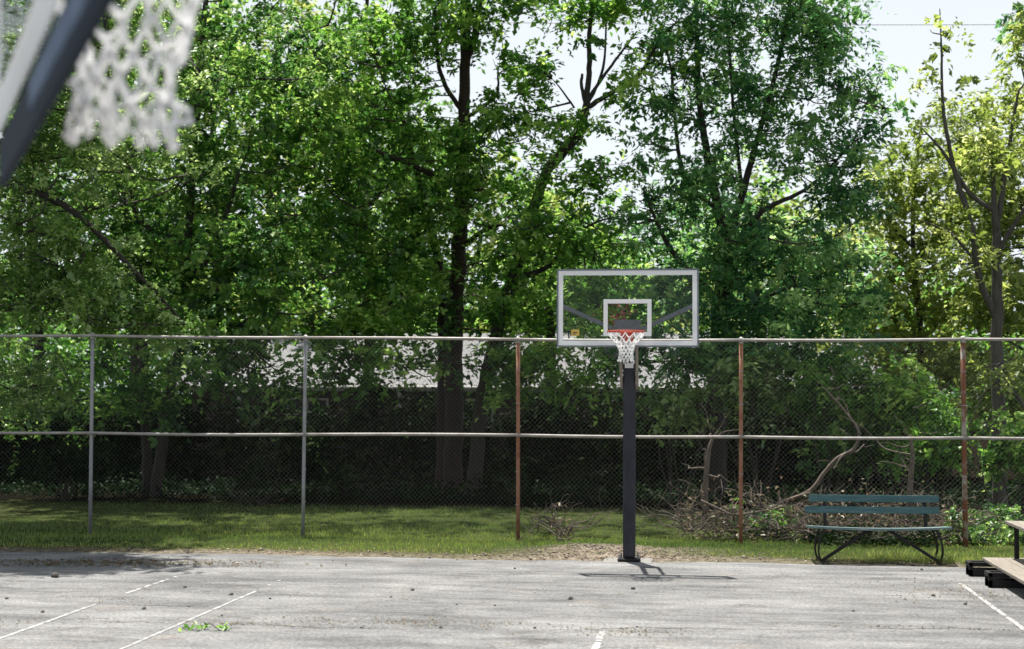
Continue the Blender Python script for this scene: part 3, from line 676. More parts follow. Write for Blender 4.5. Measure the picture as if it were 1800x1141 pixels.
# twin-trunked tree
tree('maple_tree', 'dark tree with two slim trunks left of centre behind the fence',
     [[gp(262, 32.5, .11), pt(255, 720, 32.5, .095), pt(245, 500, 32.6, .085), pt(215, 330, 32.4, .09), pt(190, 100, 32.3, .06), pt(170, -150, 32.2, .03)],
      [gp(276, 32.3, .125), pt(295, 700, 32.3, .115), pt(318, 600, 32.2, .105), pt(330, 430, 32, .085), pt(345, 200, 31.8, .08), pt(370, -100, 32, .04)],
      [pt(325, 500, 32.1, .08), pt(380, 430, 31.6, .06), pt(420, 300, 31.3, .03)],
      [pt(330, 430, 32, .07), pt(240, 380, 31.4, .05), pt(240, 250, 31.2, .03)],
      [pt(318, 600, 32.2, .07), pt(400, 570, 31, .05), pt(480, 590, 30.4, .02)]],
     [bl(240, 340, 31.8, 2.2, 1.6, 1.6), bl(390, 250, 31.8, 2.0, 1.6, 1.6), bl(480, 430, 30.8, 1.8, 1.4, 1.4), bl(300, 90, 32, 2.6, 2, 1.6), bl(500, 100, 32.5, 1.9, 1.6, 1.6, .8), bl(410, 560, 30.6, 1.5, 1, .6),
      bl(330, 470, 31, 1.6, 1.2, .9), bl(440, 660, 30.2, 1.2, .8, .5, .9), bl(150, 160, 32.6, 1.8, 1.6, 1.5), bl(60, -260, 28.6, 2.2, 1.5, 1., .55), bl(330, -240, 28.4, 2.4, 1.5, 1., .6), bl(330, -180, 31.5, 3.0, 2.2, 1.2, .6), bl(150, -120, 30.5, 2.0, 1.6, 1.0, .5), bl(330, 640, 30.5, 1., .8, .5, 1.3), bl(430, 615, 30.5, .8, .7, .3, 1.0), bl(380, 600, 30.6, .9, .7, .4, 1.3), bl(250, 700, 30.6, .9, .7, .4, 1.2), bl(140, 470, 31.5, 1.6, 1.2, 1.2), bl(210, 640, 31, 1.2, .8, .6), bl(70, 690, 31, 1.2, .9, .8)],
     M['leaf_dark'], M['bark'], .12, .6, 1.0, 30, .38, 12)
# big central tree
tree('maple_tree', 'tallest central tree with a thick straight brown trunk', 
     [[gp(795, 35, .225), pt(797, 720, 35, .21), pt(799, 560, 35, .19), pt(808, 430, 35, .17), pt(815, 250, 35, .145), pt(818, 80, 35, .115), pt(822, -200, 35, .08)],
      [pt(817, 110, 35, .10), pt(838, 50, 34.9, .085), pt(850, -80, 34.8, .05)],
      [gp(776, 35.3, .13), pt(778, 650, 35.3, .12), pt(774, 480, 35.4, .11), pt(740, 330, 35.5, .07), pt(700, 180, 35.5, .04)],
      [pt(806, 440, 35, .07), pt(850, 405, 34.4, .05), pt(885, 395, 34, .025)],
      [pt(815, 200, 35, .06), pt(775, 130, 34.6, .05), pt(765, 20, 34.5, .03)],
      [pt(812, 330, 35, .08), pt(700, 280, 34, .05), pt(620, 250, 33.4, .025)],
      [pt(815, 210, 35, .05), pt(870, 170, 34.6, .04), pt(875, 130, 34.6, .02)]],
     [bl(640, 470, 33.8, 1.9, 1.5, 1.5), bl(610, 250, 33.6, 1.9, 1.5, 1.5), bl(560, 350, 33.2, 1.5, 1.3, 1.3), bl(730, 400, 34, 1.4, 1.2, 1.2), bl(900, 460, 34, 1.1, 1, 1.0), bl(880, 300, 34.4, 1.1, 1, 1.0, .9),
      bl(730, 200, 34.6, 1.1, 1.2, 1.2, .8), bl(640, 60, 34, 1.5, 1.4, .9, .6), bl(780, -90, 34.5, 2.2, 2, .9, .9), bl(680, 560, 33.4, 1.5, 1.1, .6), bl(880, 80, 34.6, .7, .7, .8, .5), bl(580, 570, 33, 1.4, 1, .6), bl(560, 640, 32.4, .9, .7, .4, .8), bl(640, 640, 32.4, .8, .7, .4, .9),
      bl(815, 320, 33.6, .7, .5, .8, 1.8), bl(800, 330, 33.8, .9, .7, 1.0, 1.2), bl(770, 500, 33.8, .8, .6, .7, .8), bl(840, 20, 34, 1.0, .9, .7, 1.1), bl(900, -20, 34, 1.1, .9, .6, 1.2), bl(770, 60, 34, .8, .7, .7, 1.1), bl(690, 90, 34, .9, .8, .7, 1.), bl(850, 190, 34, .6, .6, .6, 1.), bl(905, 200, 34, .6, .6, .6, 1.), bl(815, 250, 33.6, .5, .4, .5, 1.5), bl(470, 640, 31.5, .6, .6, .4, 1.0), bl(740, 640, 32.5, .6, .6, .35, .8), bl(880, 640, 32.6, .9, .7, .5, 1.3), bl(620, 200, 35.5, 2.2, 2, 1.8, 1.2), bl(700, 30, 36, 1.8, 2, 1.0, .9), bl(800, -300, 35, 3., 2.6, 1.2, .7), bl(590, -260, 29, 2.4, 1.6, 1., .55), bl(860, -300, 29.4, 2.4, 1.6, 1., .5), bl(930, 560, 33.6, .8, .7, .4, .8), bl(570, 610, 32, .7, .7, .3, .7), bl(660, 610, 32, .9, .7, .3, .7), bl(740, 610, 32.4, .8, .7, .3, .7), bl(900, 620, 32.4, .9, .7, .4, .7)],
     M['leaf_mid'], M['bark_warm'], .125, .55, 1.0, 30, .38, 13)
# leaning tree with broken top
tree('leaning_tree', 'leaning tree right of the thick trunk, bare broken limbs at its top',
     [[gp(832, 34, .17), pt(850, 690, 34, .155), pt(880, 560, 33.8, .14), pt(920, 430, 33.6, .125), pt(958, 310, 33.4, .11), pt(1000, 255, 33.2, .13), pt(1020, 232, 33.1, .10), pt(1030, 185, 33, .075)],
      [pt(1030, 190, 33, .07), pt(1036, 120, 33, .06), pt(1036, 60, 33, .05), pt(1046, -60, 33, .03)],
      [pt(1030, 190, 33, .05), pt(1022, 150, 33, .04), pt(1024, 130, 33, .03)],
      [pt(1032, 185, 33, .04), pt(1060, 120, 32.8, .03), pt(1066, 20, 32.8, .015)],
      [pt(1036, 170, 33, .04), pt(1075, 115, 32.7, .03), pt(1120, 55, 32.4, .015)],
      [pt(1030, 190, 33, .06), pt(1080, 160, 32.8, .05), pt(1125, 130, 32.6, .045), pt(1160, 70, 32.4, .03), pt(1200, 30, 32.2, .015)],
      [pt(1010, 190, 33.1, .025), pt(985, 155, 33, .018), pt(970, 138, 33, .008)],
      [pt(900, 490, 33.7, .07), pt(960, 470, 33.2, .05), pt(1030, 400, 32.8, .03), pt(1090, 380, 32.6, .012)]],
     [bl(935, 390, 32.4, .8, .5, .8, 1.4), bl(965, 300, 32.4, .5, .4, .4, 1.2), bl(880, 520, 32.6, .7, .5, .6, 1.1), bl(1000, 400, 33, 1.1, 1, .9, .9), bl(1040, 330, 33, .7, .7, .5, .9), bl(930, 210, 33.2, .9, .9, .7, .8), bl(1000, 215, 32.8, .45, .5, .3, .9), bl(1050, 445, 32.8, 1.0, .9, .7), bl(1150, 90, 32.2, .7, .7, .8, .6), bl(960, 90, 33, .7, .7, .8, .5), bl(1010, 520, 33, 1.1, .9, .7), bl(1060, 215, 32.8, .35, .4, .3, .8), bl(1080, 5, 32.6, 1.0, .7, .35, 1.2), bl(1000, 10, 32.8, .9, .7, .4, 1.1), bl(1120, 150, 32.4, .6, .6, .5, 1.1), bl(940, 130, 33, .6, .6, .6, 1.1), bl(1010, 300, 32.6, .5, .5, .3, 1.2), bl(1110, 300, 32.3, .5, .5, .35, .9),
      bl(960, 620, 32, 1.0, .7, .5, 1.4), bl(900, 670, 32, .7, .6, .25, 1.2), bl(1040, 640, 31.6, .8, .6, .35, 1.2), bl(1060, 560, 32.5, .9, .7, .5, .9), bl(1020, 680, 32, .9, .6, .4, .9), bl(1090, -90, 32.6, 1.4, 1.1, .8)],
     M['leaf_mid'], M['bark'], .13, .45, 1.0, 30, .36, 14)
# ash right of the backboard
def deadleaf(t, O, r):
    lf = MB(); q = A(tuple(P(1090, 556, 30.5)))
    leaves(lf, q+r.normal(size=(90, 3))*A([.16, .12, .12])-O, .11, .55, r=r); d = lf.build('dead_foliage', M['leaf_red'], t); d['label'] = 'reddish withered leaves seen through the glass'
tree('ash_tree', 'broad blue-green tree rising right behind the backboard',
     [[gp(1255, 33, .26), pt(1258, 720, 33, .23), pt(1266, 560, 33, .21), pt(1276, 430, 33, .17), pt(1262, 370, 33, .11), pt(1232, 200, 33, .07), pt(1225, 60, 33, .05), pt(1222, -140, 33, .03)],
      [pt(1276, 440, 33, .11), pt(1290, 390, 32.9, .09), pt(1330, 250, 32.8, .06), pt(1370, 100, 32.6, .045), pt(1400, -60, 32.5, .03)],
      [pt(1272, 480, 33, .09), pt(1330, 380, 32.4, .06), pt(1420, 330, 32, .035), pt(1500, 250, 31.8, .015)],
      [pt(1264, 570, 33, .07), pt(1310, 540, 32.4, .05), pt(1400, 500, 31.8, .02)],
      [pt(1268, 530, 33, .07), pt(1180, 440, 32.4, .05), pt(1130, 330, 32, .02)],
      [pt(1262, 370, 33, .06), pt(1200, 300, 32.6, .045), pt(1180, 120, 32.4, .03)],
      [pt(1305, 340, 32.9, .05), pt(1290, 200, 32.8, .04), pt(1280, 40, 32.8, .02)]],
     [bl(1545, 190, 31.6, .5, .5, .4, 1.1), bl(1500, 250, 31.6, .6, .5, .5, 1.1), bl(1470, 60, 32, .7, .8, .6, 1.2), bl(1520, 130, 31.8, .5, .5, .5, 1.), bl(1130, 250, 32, .5, .6, .4, 1.1), bl(1160, 180, 32.2, .6, .6, .6, 1.3), bl(1300, 20, 32.6, 1.4, 1.1, .7, 1.3), bl(1420, 10, 32.4, .9, 1, .5, 1.2), bl(1470, 350, 31.8, .8, .7, .7, 1.2), bl(1270, 130, 32.8, 1.3, 1.2, 1.2, 1.24), bl(1195, 50, 32.4, .9, 1, 1.1, 1.16), bl(1400, 110, 32.4, 1.2, 1.1, 1.1, 1.16), bl(1340, 250, 32.5, 1.3, 1.1, 1.1, 1.24), bl(1215, 310, 32.4, 1.0, .9, .9, 1.08), bl(1440, 250, 32, .9, .9, .8, 1.16),
      bl(1150, 390, 32.2, .9, .8, .8, 1.40), bl(1340, 420, 32, 1.2, 1, .9, 1.35), bl(1440, 450, 31.6, 1.0, .9, .9, 1.35), bl(1250, 480, 32.2, 1.0, .9, .9, 1.35), bl(1500, 340, 31.6, .7, .7, .7, 1.08), bl(1170, 520, 32, .9, .8, .6, 1.35), bl(1510, 170, 32, .55, .6, .45, 0.93),
      bl(1380, 545, 31.4, 1.3, .9, .6, 1.35), bl(1500, 530, 31.2, .8, .7, .5, 1.35), bl(1250, -260, 32, 2.8, 2.4, 1.1, 1.2), bl(1300, 640, 31, .9, .7, .4, 1.4), bl(1230, 620, 31.4, .9, .7, .4, 1.4), bl(1360, 615, 31, .9, .7, .35, 1.4), bl(1180, 600, 31.6, .7, .7, .35, 1.2), bl(1480, 610, 31, .8, .7, .35, 1.2), bl(1100, 640, 31.6, .7, .6, .4, 1.2), bl(1330, -80, 32.6, 2.2, 1.8, .9, 1.35), bl(1200, 640, 31.6, .8, .7, .4, 1.08), bl(1400, 640, 31, 1.0, .7, .4, 1.40), bl(1290, 580, 31.8, .9, .7, .5, 1.35)],
     M['leaf_blue'], M['bark'], .13, .42, 1.0, 30, .36, 15, extra=deadleaf)
second = [(60, 41, 'leaf_dark', 'added second-row shade tree behind the pale-leaved one at left', [(60, 330, 2.6, 2.2, 2), (140, 180, 2.6, 2.2, 2), (20, 30, 2.6, 2.4, 2), (180, 470, 2.2, 2, 1.6), (80, -110, 2.8, 2.6, 1.4, 0, .8)]),  # row of trees added so their canopies shade the hedge
          (380, 41.5, 'leaf_mid', 'added second-row shade tree between the slim trunks and the thick trunk', [(360, 330, 2.4, 2.2, 2), (440, 160, 2.6, 2.2, 2), (330, 30, 2.4, 2.2, 1.8), (300, 480, 2.2, 2, 1.5), (480, 520, 2, 2, 1.2), (430, -60, 3, 2.6, 1.4, 0, .8)]),
          (640, 40.5, 'leaf_dark', 'added second-row shade tree close left behind the thick trunk', [(620, 400, 2.2, 2, 1.8), (700, 280, 2.0, 2, 1.6), (600, 150, 2.2, 2, 1.7), (730, 480, 2, 1.8, 1.4), (680, -90, 3, 2.6, 1.3, 0, .8)]),
          (960, 40.5, 'leaf_mid', 'added second-row low shade tree behind the leaning trunk', [(960, 440, 2, 2.2, 1.2), (890, 530, 2, 2, .9), (1030, 500, 1.8, 2, 1.0), (930, 350, 1.3, 1.5, .8, 0, .8)]),
          (1330, 40, 'leaf_blue', 'added second-row shade tree behind the broad blue-green one', [(1310, 420, 2.0, 2, 1.6), (1250, 330, 1.6, 1.6, 1.0, 0, .6), (1420, 480, 1.8, 1.8, 1.3), (1190, 470, 1.6, 1.8, 1.3)])]
SECOND = second
# thin right tree
tree('locust_tree', 'sparse grey-barked tree at right edge with thin rising limbs',
     [[gp(1757, 29.5, .14), pt(1756, 760, 29.5, .125), pt(1752, 600, 29.5, .11), pt(1752, 430, 29.5, .085), pt(1748, 370, 29.4, .055), pt(1744, 240, 29.3, .02)],
      [pt(1752, 560, 29.5, .07), pt(1722, 490, 29.4, .06), pt(1708, 400, 29.3, .055), pt(1678, 300, 29.2, .045), pt(1658, 190, 29.1, .03), pt(1655, 90, 29, .02), pt(1652, 15, 29, .008)],
      [pt(1748, 370, 29.4, .05), pt(1705, 340, 29.3, .045), pt(1660, 270, 29.2, .03), pt(1620, 225, 29, .01)],
      [pt(1752, 450, 29.5, .05), pt(1785, 390, 29.3, .04), pt(1830, 330, 29.2, .03)],
      [pt(1752, 400, 29.5, .06), pt(1770, 280, 29.4, .045), pt(1790, 160, 29.3, .02)],
      [pt(1715, 460, 29.4, .03), pt(1670, 410, 29, .025), pt(1610, 385, 28.8, .01)],
      [pt(1756, 660, 29.5, .05), pt(1790, 700, 29, .04), pt(1830, 760, 28.7, .03)]],
     [bl(1655, 60, 29, .45, .4, .45, .55), bl(1640, 150, 29, .5, .4, .4, .35), bl(1610, 220, 29, .4, .4, .25, .5), bl(1720, 260, 29.2, .7, .6, .6, .5), bl(1790, 240, 29.2, .8, .7, .8, .6), bl(1700, 400, 29, .7, .6, .5, .4), bl(1640, 430, 28.8, .6, .5, .4, .4), bl(1790, 450, 29, .7, .6, .6, .5), bl(1780, 640, 28.6, .8, .5, .5, .5), bl(1830, 80, 29.3, .9, .7, .8)],
     M['leaf_yellow'], M['bark_grey'], .11, .5, 1.0, 26, .3, 16)
# sunlit yellow-green trees further back on the right
def plain(name, label, px, Y, blobs, leaf, seed, size, group, r0=.11, **kw):
    top = min(b[1] for b in blobs)
    paths = [[gp(px, Y, r0), pt(px+8, 600, Y, r0*.8), pt(px-6, (600+top)/2, Y, r0*.55), pt(px+10, top+20, Y, r0*.2)]]
    for b in blobs[:5]:
        y0 = min(620, b[1]+90); paths.append([pt(px, y0, Y, r0*.4), pt((px+b[0])/2, (y0+b[1])/2+10, Y, r0*.3), pt(b[0], b[1], Y, r0*.1)])
    return tree(name, label, paths, [bl(b[0], b[1], Y+b[5] if len(b) > 5 else Y, b[2], b[3], b[4], b[6] if len(b) > 6 else 1.) for b in blobs], leaf, M['bark'], size, .55, seed=seed, group=group, **kw)
plain('young_maple', 'bright yellow-green tree filling the gap left of the sparse grey tree', 1610, 43, [(1600, 450, 1.9, 1.5, 1.5), (1560, 540, 1.9, 1.5, 1.0), (1690, 360, 1.7, 1.5, 1.5, 1), (1680, 520, 1.9, 1.5, 1.2), (1540, 350, 1.0, 1, .9), (1620, 290, 1.3, 1, .8, 0, 1.), (1700, 250, 1.3, 1, .9, 0, 1.), (1590, 340, 1.2, 1, .8), (1660, 190, .8, .8, .5, 0, .7), (1650, 640, 2.2, 1.4, 1.0), (1520, 620, 1.6, 1.2, .8)], M['leaf_yellow'], 21, .16, 'trees beyond the fence', per=30, crad=.5, dens=1.25)
plain('young_maple', 'yellow-green tree at the right edge of the picture', 1810, 40, [(1790, 330, 1.7, 1.4, 1.6), (1800, 180, 1.3, 1, 1.1), (1760, 280, 1.1, 1, .9), (1810, 520, 1.7, 1.3, 1.4), (1740, 560, 1.4, 1.1, .9), (1800, 680, 1.6, 1.1, 1.0), (1750, 420, 1.1, 1, 1)], M['leaf_yellow'], 22, .15, 'trees beyond the fence', per=30, crad=.46, dens=1.25)
plain('conifer', 'dark blue-green treetop cut by the upper right corner', 1815, 47, [(1800, 40, .8, .8, 1.0), (1815, -60, .8, .8, 1.0), (1790, 90, .6, .7, .5, 0, .8)], M['leaf_blue'], 23, .15, 'trees beyond the fence', per=24, crad=.42)
for i, (px, Y, lm, lb, bs) in enumerate(SECOND):
    plain('added_shade_tree', lb, px, Y, bs, M[lm], 30+i, .15, 'trees beyond the fence', r0=.16, per=26, crad=.48, dens=.9)
# far row behind the house
far = [(-40, 70, M['leaf_dark'], 'far tree at the left edge behind the pale-leaved one', [(-60, 300, 4, 3, 4), (60, 120, 4, 3, 4), (-20, 520, 4, 3, 3), (120, 420, 3, 3, 3)]),
       (230, 66, M['leaf_mid'], 'far tree showing between the two slim trunks', [(200, 300, 4, 3, 3.6), (280, 120, 4, 3, 3.6), (250, 500, 4, 3, 2.6), (160, 0, 3, 3, 2.4), (330, 380, 3, 3, 3)]),
       (480, 64, M['leaf_yellow'], 'far sunlit tree between the twin trunks and the thick trunk', [(470, 320, 3.4, 3, 3), (540, 180, 3, 3, 2.6), (440, 500, 3.4, 3, 2.4), (400, 90, 3, 2.6, 2.4), (580, 430, 3, 2.6, 2.4), (530, 30, 2.2, 2, 1.3, 0, .6)]),
       (710, 68, M['leaf_mid'], 'far tree just left behind the thick trunk', [(700, 380, 3.6, 3, 2.6), (650, 260, 2.8, 2.6, 2.2), (760, 280, 2.6, 2.4, 2.2), (720, 520, 3.6, 3, 2.2), (690, 170, 2.0, 2, 1.4, 0, .7)]),
       (920, 66, M['leaf_yellow'], 'far sunlit tree between the thick and leaning trunks', [(900, 420, 2.8, 2.6, 2.2), (960, 520, 3, 2.6, 1.8), (860, 320, 2.0, 2, 1.6, 0, .8), (880, 540, 3, 2.6, 1.8), (960, 370, 1.8, 1.8, 1.4, 0, .9)]),
       (1110, 63, M['leaf_mid'], 'far low tree showing through the backboard glass', [(1090, 480, 2.8, 2.4, 1.7), (1150, 540, 2.6, 2.4, 1.5), (1040, 540, 2.4, 2.2, 1.5), (1080, 410, 1.6, 1.6, .9, 0, .8), (1000, 450, 2, 2, 1.5)]),
       (1330, 65, M['leaf_yellow'], 'far pale tree behind the broad blue-green one', [(1320, 480, 2.8, 2.4, 1.8), (1400, 430, 2.2, 2, 1.6), (1250, 540, 2.6, 2.4, 1.4), (1450, 520, 2.6, 2.2, 1.6), (1360, 350, 1.6, 1.5, 1.2, 0, .8), (1480, 420, 1.6, 1.5, 1.2, 0, .8)])]
for i, (px, Y, lm, lb, bs) in enumerate(far):
    plain('background_tree', lb, px, Y, bs, lm, 40+i, .24, 'trees beyond the fence', r0=.3, per=24, crad=.75, twigs=False)

# the wood beyond the gardens, one mass
def far_wood():
    r = np.random.default_rng(3); lf = MB(); n = 90000
    x = r.uniform(-75, 75, n); y = r.uniform(88, 104, n)
    top = 10.5+2.2*np.sin(x*.21+1)+1.6*np.sin(x*.53)+1.2*np.sin(x*1.3+2)-np.clip((x-6)/6, 0, 1)*2.0
    z = top*(r.uniform(0, 1, n)**.75)+r.normal(0, .5, n)
    leaves(lf, np.stack([x, y, np.maximum(z, .2)], -1), .55, .6, r=r)
    tag(lf.build('far_wood', M['leaf_mid']), 'solid green wood filling the background beyond the house', 'wood', kind='stuff')
far_wood()
# ------------------------------------------------------------------ hedge, shrubs, brush
def shrub(name, label, pos, blobs, leaf, seed, size=.09, ns=7, group=None, cat='shrub', bark='bark', dens=1.3, per=26, crad=.26, sr=.018):
    r = np.random.default_rng(seed); x, y = pos; paths = []
    for k in range(ns):
        b = blobs[k % len(blobs)]; c = A(b[0]); e = c+r.normal(size=3)*A(b[1])*.6; e[2] = max(e[2], .3)
        m = A([x, y, 0])*.4+e*.6+r.normal(size=3)*.12; m[2] = e[2]*.5
        paths.append([(x+r.normal()*.08, y+r.normal()*.08, float(gz(x, y))-.03, sr), (*m, sr*.7), (*e, sr*.3)])
    return tree(name, label, paths, blobs, leaf, M[bark], size, .55, dens, per, crad, seed, group, cat=cat, crown='foliage')
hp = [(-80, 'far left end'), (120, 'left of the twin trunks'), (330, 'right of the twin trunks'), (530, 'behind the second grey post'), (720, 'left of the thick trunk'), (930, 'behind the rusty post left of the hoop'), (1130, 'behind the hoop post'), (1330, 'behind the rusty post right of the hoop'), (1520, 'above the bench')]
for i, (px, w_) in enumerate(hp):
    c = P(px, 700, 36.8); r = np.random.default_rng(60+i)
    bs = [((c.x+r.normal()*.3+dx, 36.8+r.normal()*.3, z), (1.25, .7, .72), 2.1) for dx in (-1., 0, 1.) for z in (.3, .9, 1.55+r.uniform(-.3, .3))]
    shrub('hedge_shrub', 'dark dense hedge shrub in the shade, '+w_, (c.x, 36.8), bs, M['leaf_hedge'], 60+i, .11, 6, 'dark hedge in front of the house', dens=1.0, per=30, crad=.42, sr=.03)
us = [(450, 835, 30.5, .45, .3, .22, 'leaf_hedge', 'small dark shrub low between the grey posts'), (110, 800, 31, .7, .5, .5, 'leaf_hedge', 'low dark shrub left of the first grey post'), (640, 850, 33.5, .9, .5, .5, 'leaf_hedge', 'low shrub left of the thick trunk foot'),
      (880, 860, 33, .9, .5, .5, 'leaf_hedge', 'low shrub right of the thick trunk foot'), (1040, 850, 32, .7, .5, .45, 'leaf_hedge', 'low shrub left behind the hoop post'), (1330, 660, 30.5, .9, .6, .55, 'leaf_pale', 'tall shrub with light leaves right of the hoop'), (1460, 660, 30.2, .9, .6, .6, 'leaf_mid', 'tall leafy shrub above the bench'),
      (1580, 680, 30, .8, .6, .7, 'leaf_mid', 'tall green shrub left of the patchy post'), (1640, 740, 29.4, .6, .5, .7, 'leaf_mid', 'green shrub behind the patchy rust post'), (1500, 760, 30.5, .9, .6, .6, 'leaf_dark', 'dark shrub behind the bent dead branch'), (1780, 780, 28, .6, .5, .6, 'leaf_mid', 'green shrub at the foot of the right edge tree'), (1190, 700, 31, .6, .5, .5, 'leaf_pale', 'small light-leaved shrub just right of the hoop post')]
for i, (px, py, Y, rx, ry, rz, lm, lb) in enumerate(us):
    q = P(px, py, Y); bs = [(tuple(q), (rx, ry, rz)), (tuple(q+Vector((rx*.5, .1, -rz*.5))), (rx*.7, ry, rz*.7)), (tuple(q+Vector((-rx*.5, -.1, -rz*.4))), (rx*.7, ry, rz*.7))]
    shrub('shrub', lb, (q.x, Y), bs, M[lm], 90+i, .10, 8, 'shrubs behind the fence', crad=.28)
# weeds and bright plants near the right end
wd_ = [(1720, 930, 25.2, 'leafy green weed clump between bench and bleacher'), (1765, 905, 25.6, 'tall green weed clump behind the bleacher seat'), (1770, 955, 24.6, 'low weed clump behind the bleacher foot plank'), (1695, 955, 24.4, 'low weed clump at the foot of the patchy post'), (1380, 925, 24.9, 'weed clump left of the bench'), (1330, 945, 24.6, 'weed clump at the rusty post right of the hoop')]
for i, (px, py, Y, lb) in enumerate(wd_):
    q = P(px, py, Y); q.z = max(q.z, .3); shrub('weed', lb, (q.x, Y), [(tuple(q), (.42, .3, .22)), ((q.x+.2, Y-.1, q.z*.6), (.35, .3, .15))], M['leaf_dark'], 120+i, .07, 7, 'weeds along the fence', 'plant', dens=1.3, per=16, crad=.17, sr=.006)

def curvy(p, q, r0, r1, bend, r, n=6):
    p, q = A(p, float), A(q, float); d = np.linalg.norm(q-p); pts = []
    for u in np.linspace(0, 1, n): pts.append(p+(q-p)*u+r.normal(size=3)*bend*d*(u*(1-u)*4)**.5*(0 if u in (0, 1) else 1))
    return interp([(*a, r0+(r1-r0)*k/(n-1)) for k, a in enumerate(pts)], 4)
def brush(name, label, px0, px1, y_top, Y, n, seed, leafn=220, lm='leaf_dry'):
    r = np.random.default_rng(seed); a, b = P(px0, 900, Y), P(px1, 900, Y); top = P((px0+px1)/2, y_top, Y).z
    t = empty(name, ((a.x+b.x)/2, Y, 0), label, 'dead branches', 'dead brush along the fence'); O = A([(a.x+b.x)/2, Y, 0])
    for g in range(n):
        mb = MB()
        for k in range(1):
            x = r.uniform(a.x, b.x); z0 = r.uniform(.02, .25); ln = r.uniform(.5, 1.5); ang = r.normal(0, .9)
            p = (x, Y+r.normal(0, .35), z0); q = (x+math.sin(ang)*ln, Y+r.normal(0, .35), min(top*1.05, z0+abs(math.cos(ang))*ln*r.uniform(.2, .8)))
            pt_, rd = curvy(p, q, r.uniform(.006, .016), .003, .10, r); mb.tube(pt_-O, rd, 5)
            for _ in range(2):
                i = r.integers(4, len(pt_)-3); e = pt_[i]+r.normal(size=3)*A([.25, .15, .2])+A([0, 0, .08]); pp, rr = curvy(pt_[i], e, .005, .002, .1, r, 4); mb.tube(pp-O, rr, 4)
        mb.build('branch', M['twig_dead'], t)
    lf = MB(); c = np.stack([r.uniform(a.x, b.x, leafn), Y+r.normal(0, .35, leafn), np.abs(r.normal(0, top*.42, leafn))+.03], -1); leaves(lf, c-O, .075, .6, r=r); o = lf.build('dry_leaves', M[lm], t); o['kind'] = 'stuff'
brush('brush_pile', 'tangle of bare dead branches left of the right rusty post', 1205, 1300, 850, FY+.75, 48, 201, 190)
brush('brush_pile', 'tangle of bare dead branches between right rusty post and bench', 1310, 1430, 850, FY+.8, 52, 202, 210)
brush('brush_pile', 'tangle of dead branches and dry leaves behind the bench', 1430, 1560, 860, FY+.8, 52, 203, 260)
brush('brush_pile', 'tangle of dead branches right behind the bench end', 1560, 1720, 870, FY+.75, 52, 204, 260)
brush('brush_pile', 'low dark leafy tangle under and behind the bench', 1420, 1640, 920, FY+.3, 36, 205, 1500, 'leaf_hedge')
brush('brush_pile', 'small grey dead shrub in front of the fence, left of the hoop post', 972, 1003, 890, FY-.25, 18, 206, 60)
def dead_branch(label, pts, Y, r0, seed, side):
    r = np.random.default_rng(seed); p = [pt(px, py, Y+dy, rr) for px, py, dy, rr in pts]; b = p[0]; O = A([b[0], b[1], 0])
    t = empty('dead_branch', tuple(O), label, 'dead branch', 'dead brush along the fence'); q, rd = interp(p); MB().tube(q-O, rd, 7).build('limb', M['twig_dead'], t, smooth=True)
    for k in range(side):
        i = r.integers(len(q)//3, len(q)-2); e = q[i]+r.normal(size=3)*A([.35, .2, .3])+A([0, 0, .15]); pp, rr = curvy(q[i], e, rd[i]*.45, .003, .08, r, 5); MB().tube(pp-O, rr, 5).build('twig', M['twig_dead'], t)
dead_branch('long dead branch bending up through the fence above the bench', [(1385, 880, .2, .035), (1425, 862, .2, .035), (1450, 830, .2, .034), (1472, 806, .2, .032), (1500, 790, .2, .03), (1510, 765, .2, .028), (1500, 742, .2, .016), (1470, 705, .2, .012), (1446, 680, .2, .007)], FY+.9, .04, 301, 7)
dead_branch('pale upright dead stem left of the right rusty post', [(1238, 915, .1, .05), (1240, 860, .1, .045), (1243, 815, .1, .04), (1249, 780, .1, .03), (1262, 758, .1, .01)], FY+.7, .04, 302, 8)
dead_branch('dead stem standing above the right end of the bench', [(1598, 905, .1, .05), (1600, 850, .1, .045), (1604, 800, .1, .035), (1600, 765, .1, .012)], FY+.7, .04, 303, 8)
dead_branch('low dead branch arching at the foot of the right rusty post', [(1232, 880, 0, .022), (1260, 893, 0, .022), (1290, 905, 0, .02), (1330, 900, 0, .012), (1380, 890, 0, .006)], FY+.4, .04, 304, 5)
dead_branch('straight dead branch leaning left from the bent one', [(1425, 866, .1, .02), (1385, 878, .1, .018), (1345, 892, .1, .012), (1325, 845, .2, .006)], FY+.9, .04, 305, 5)

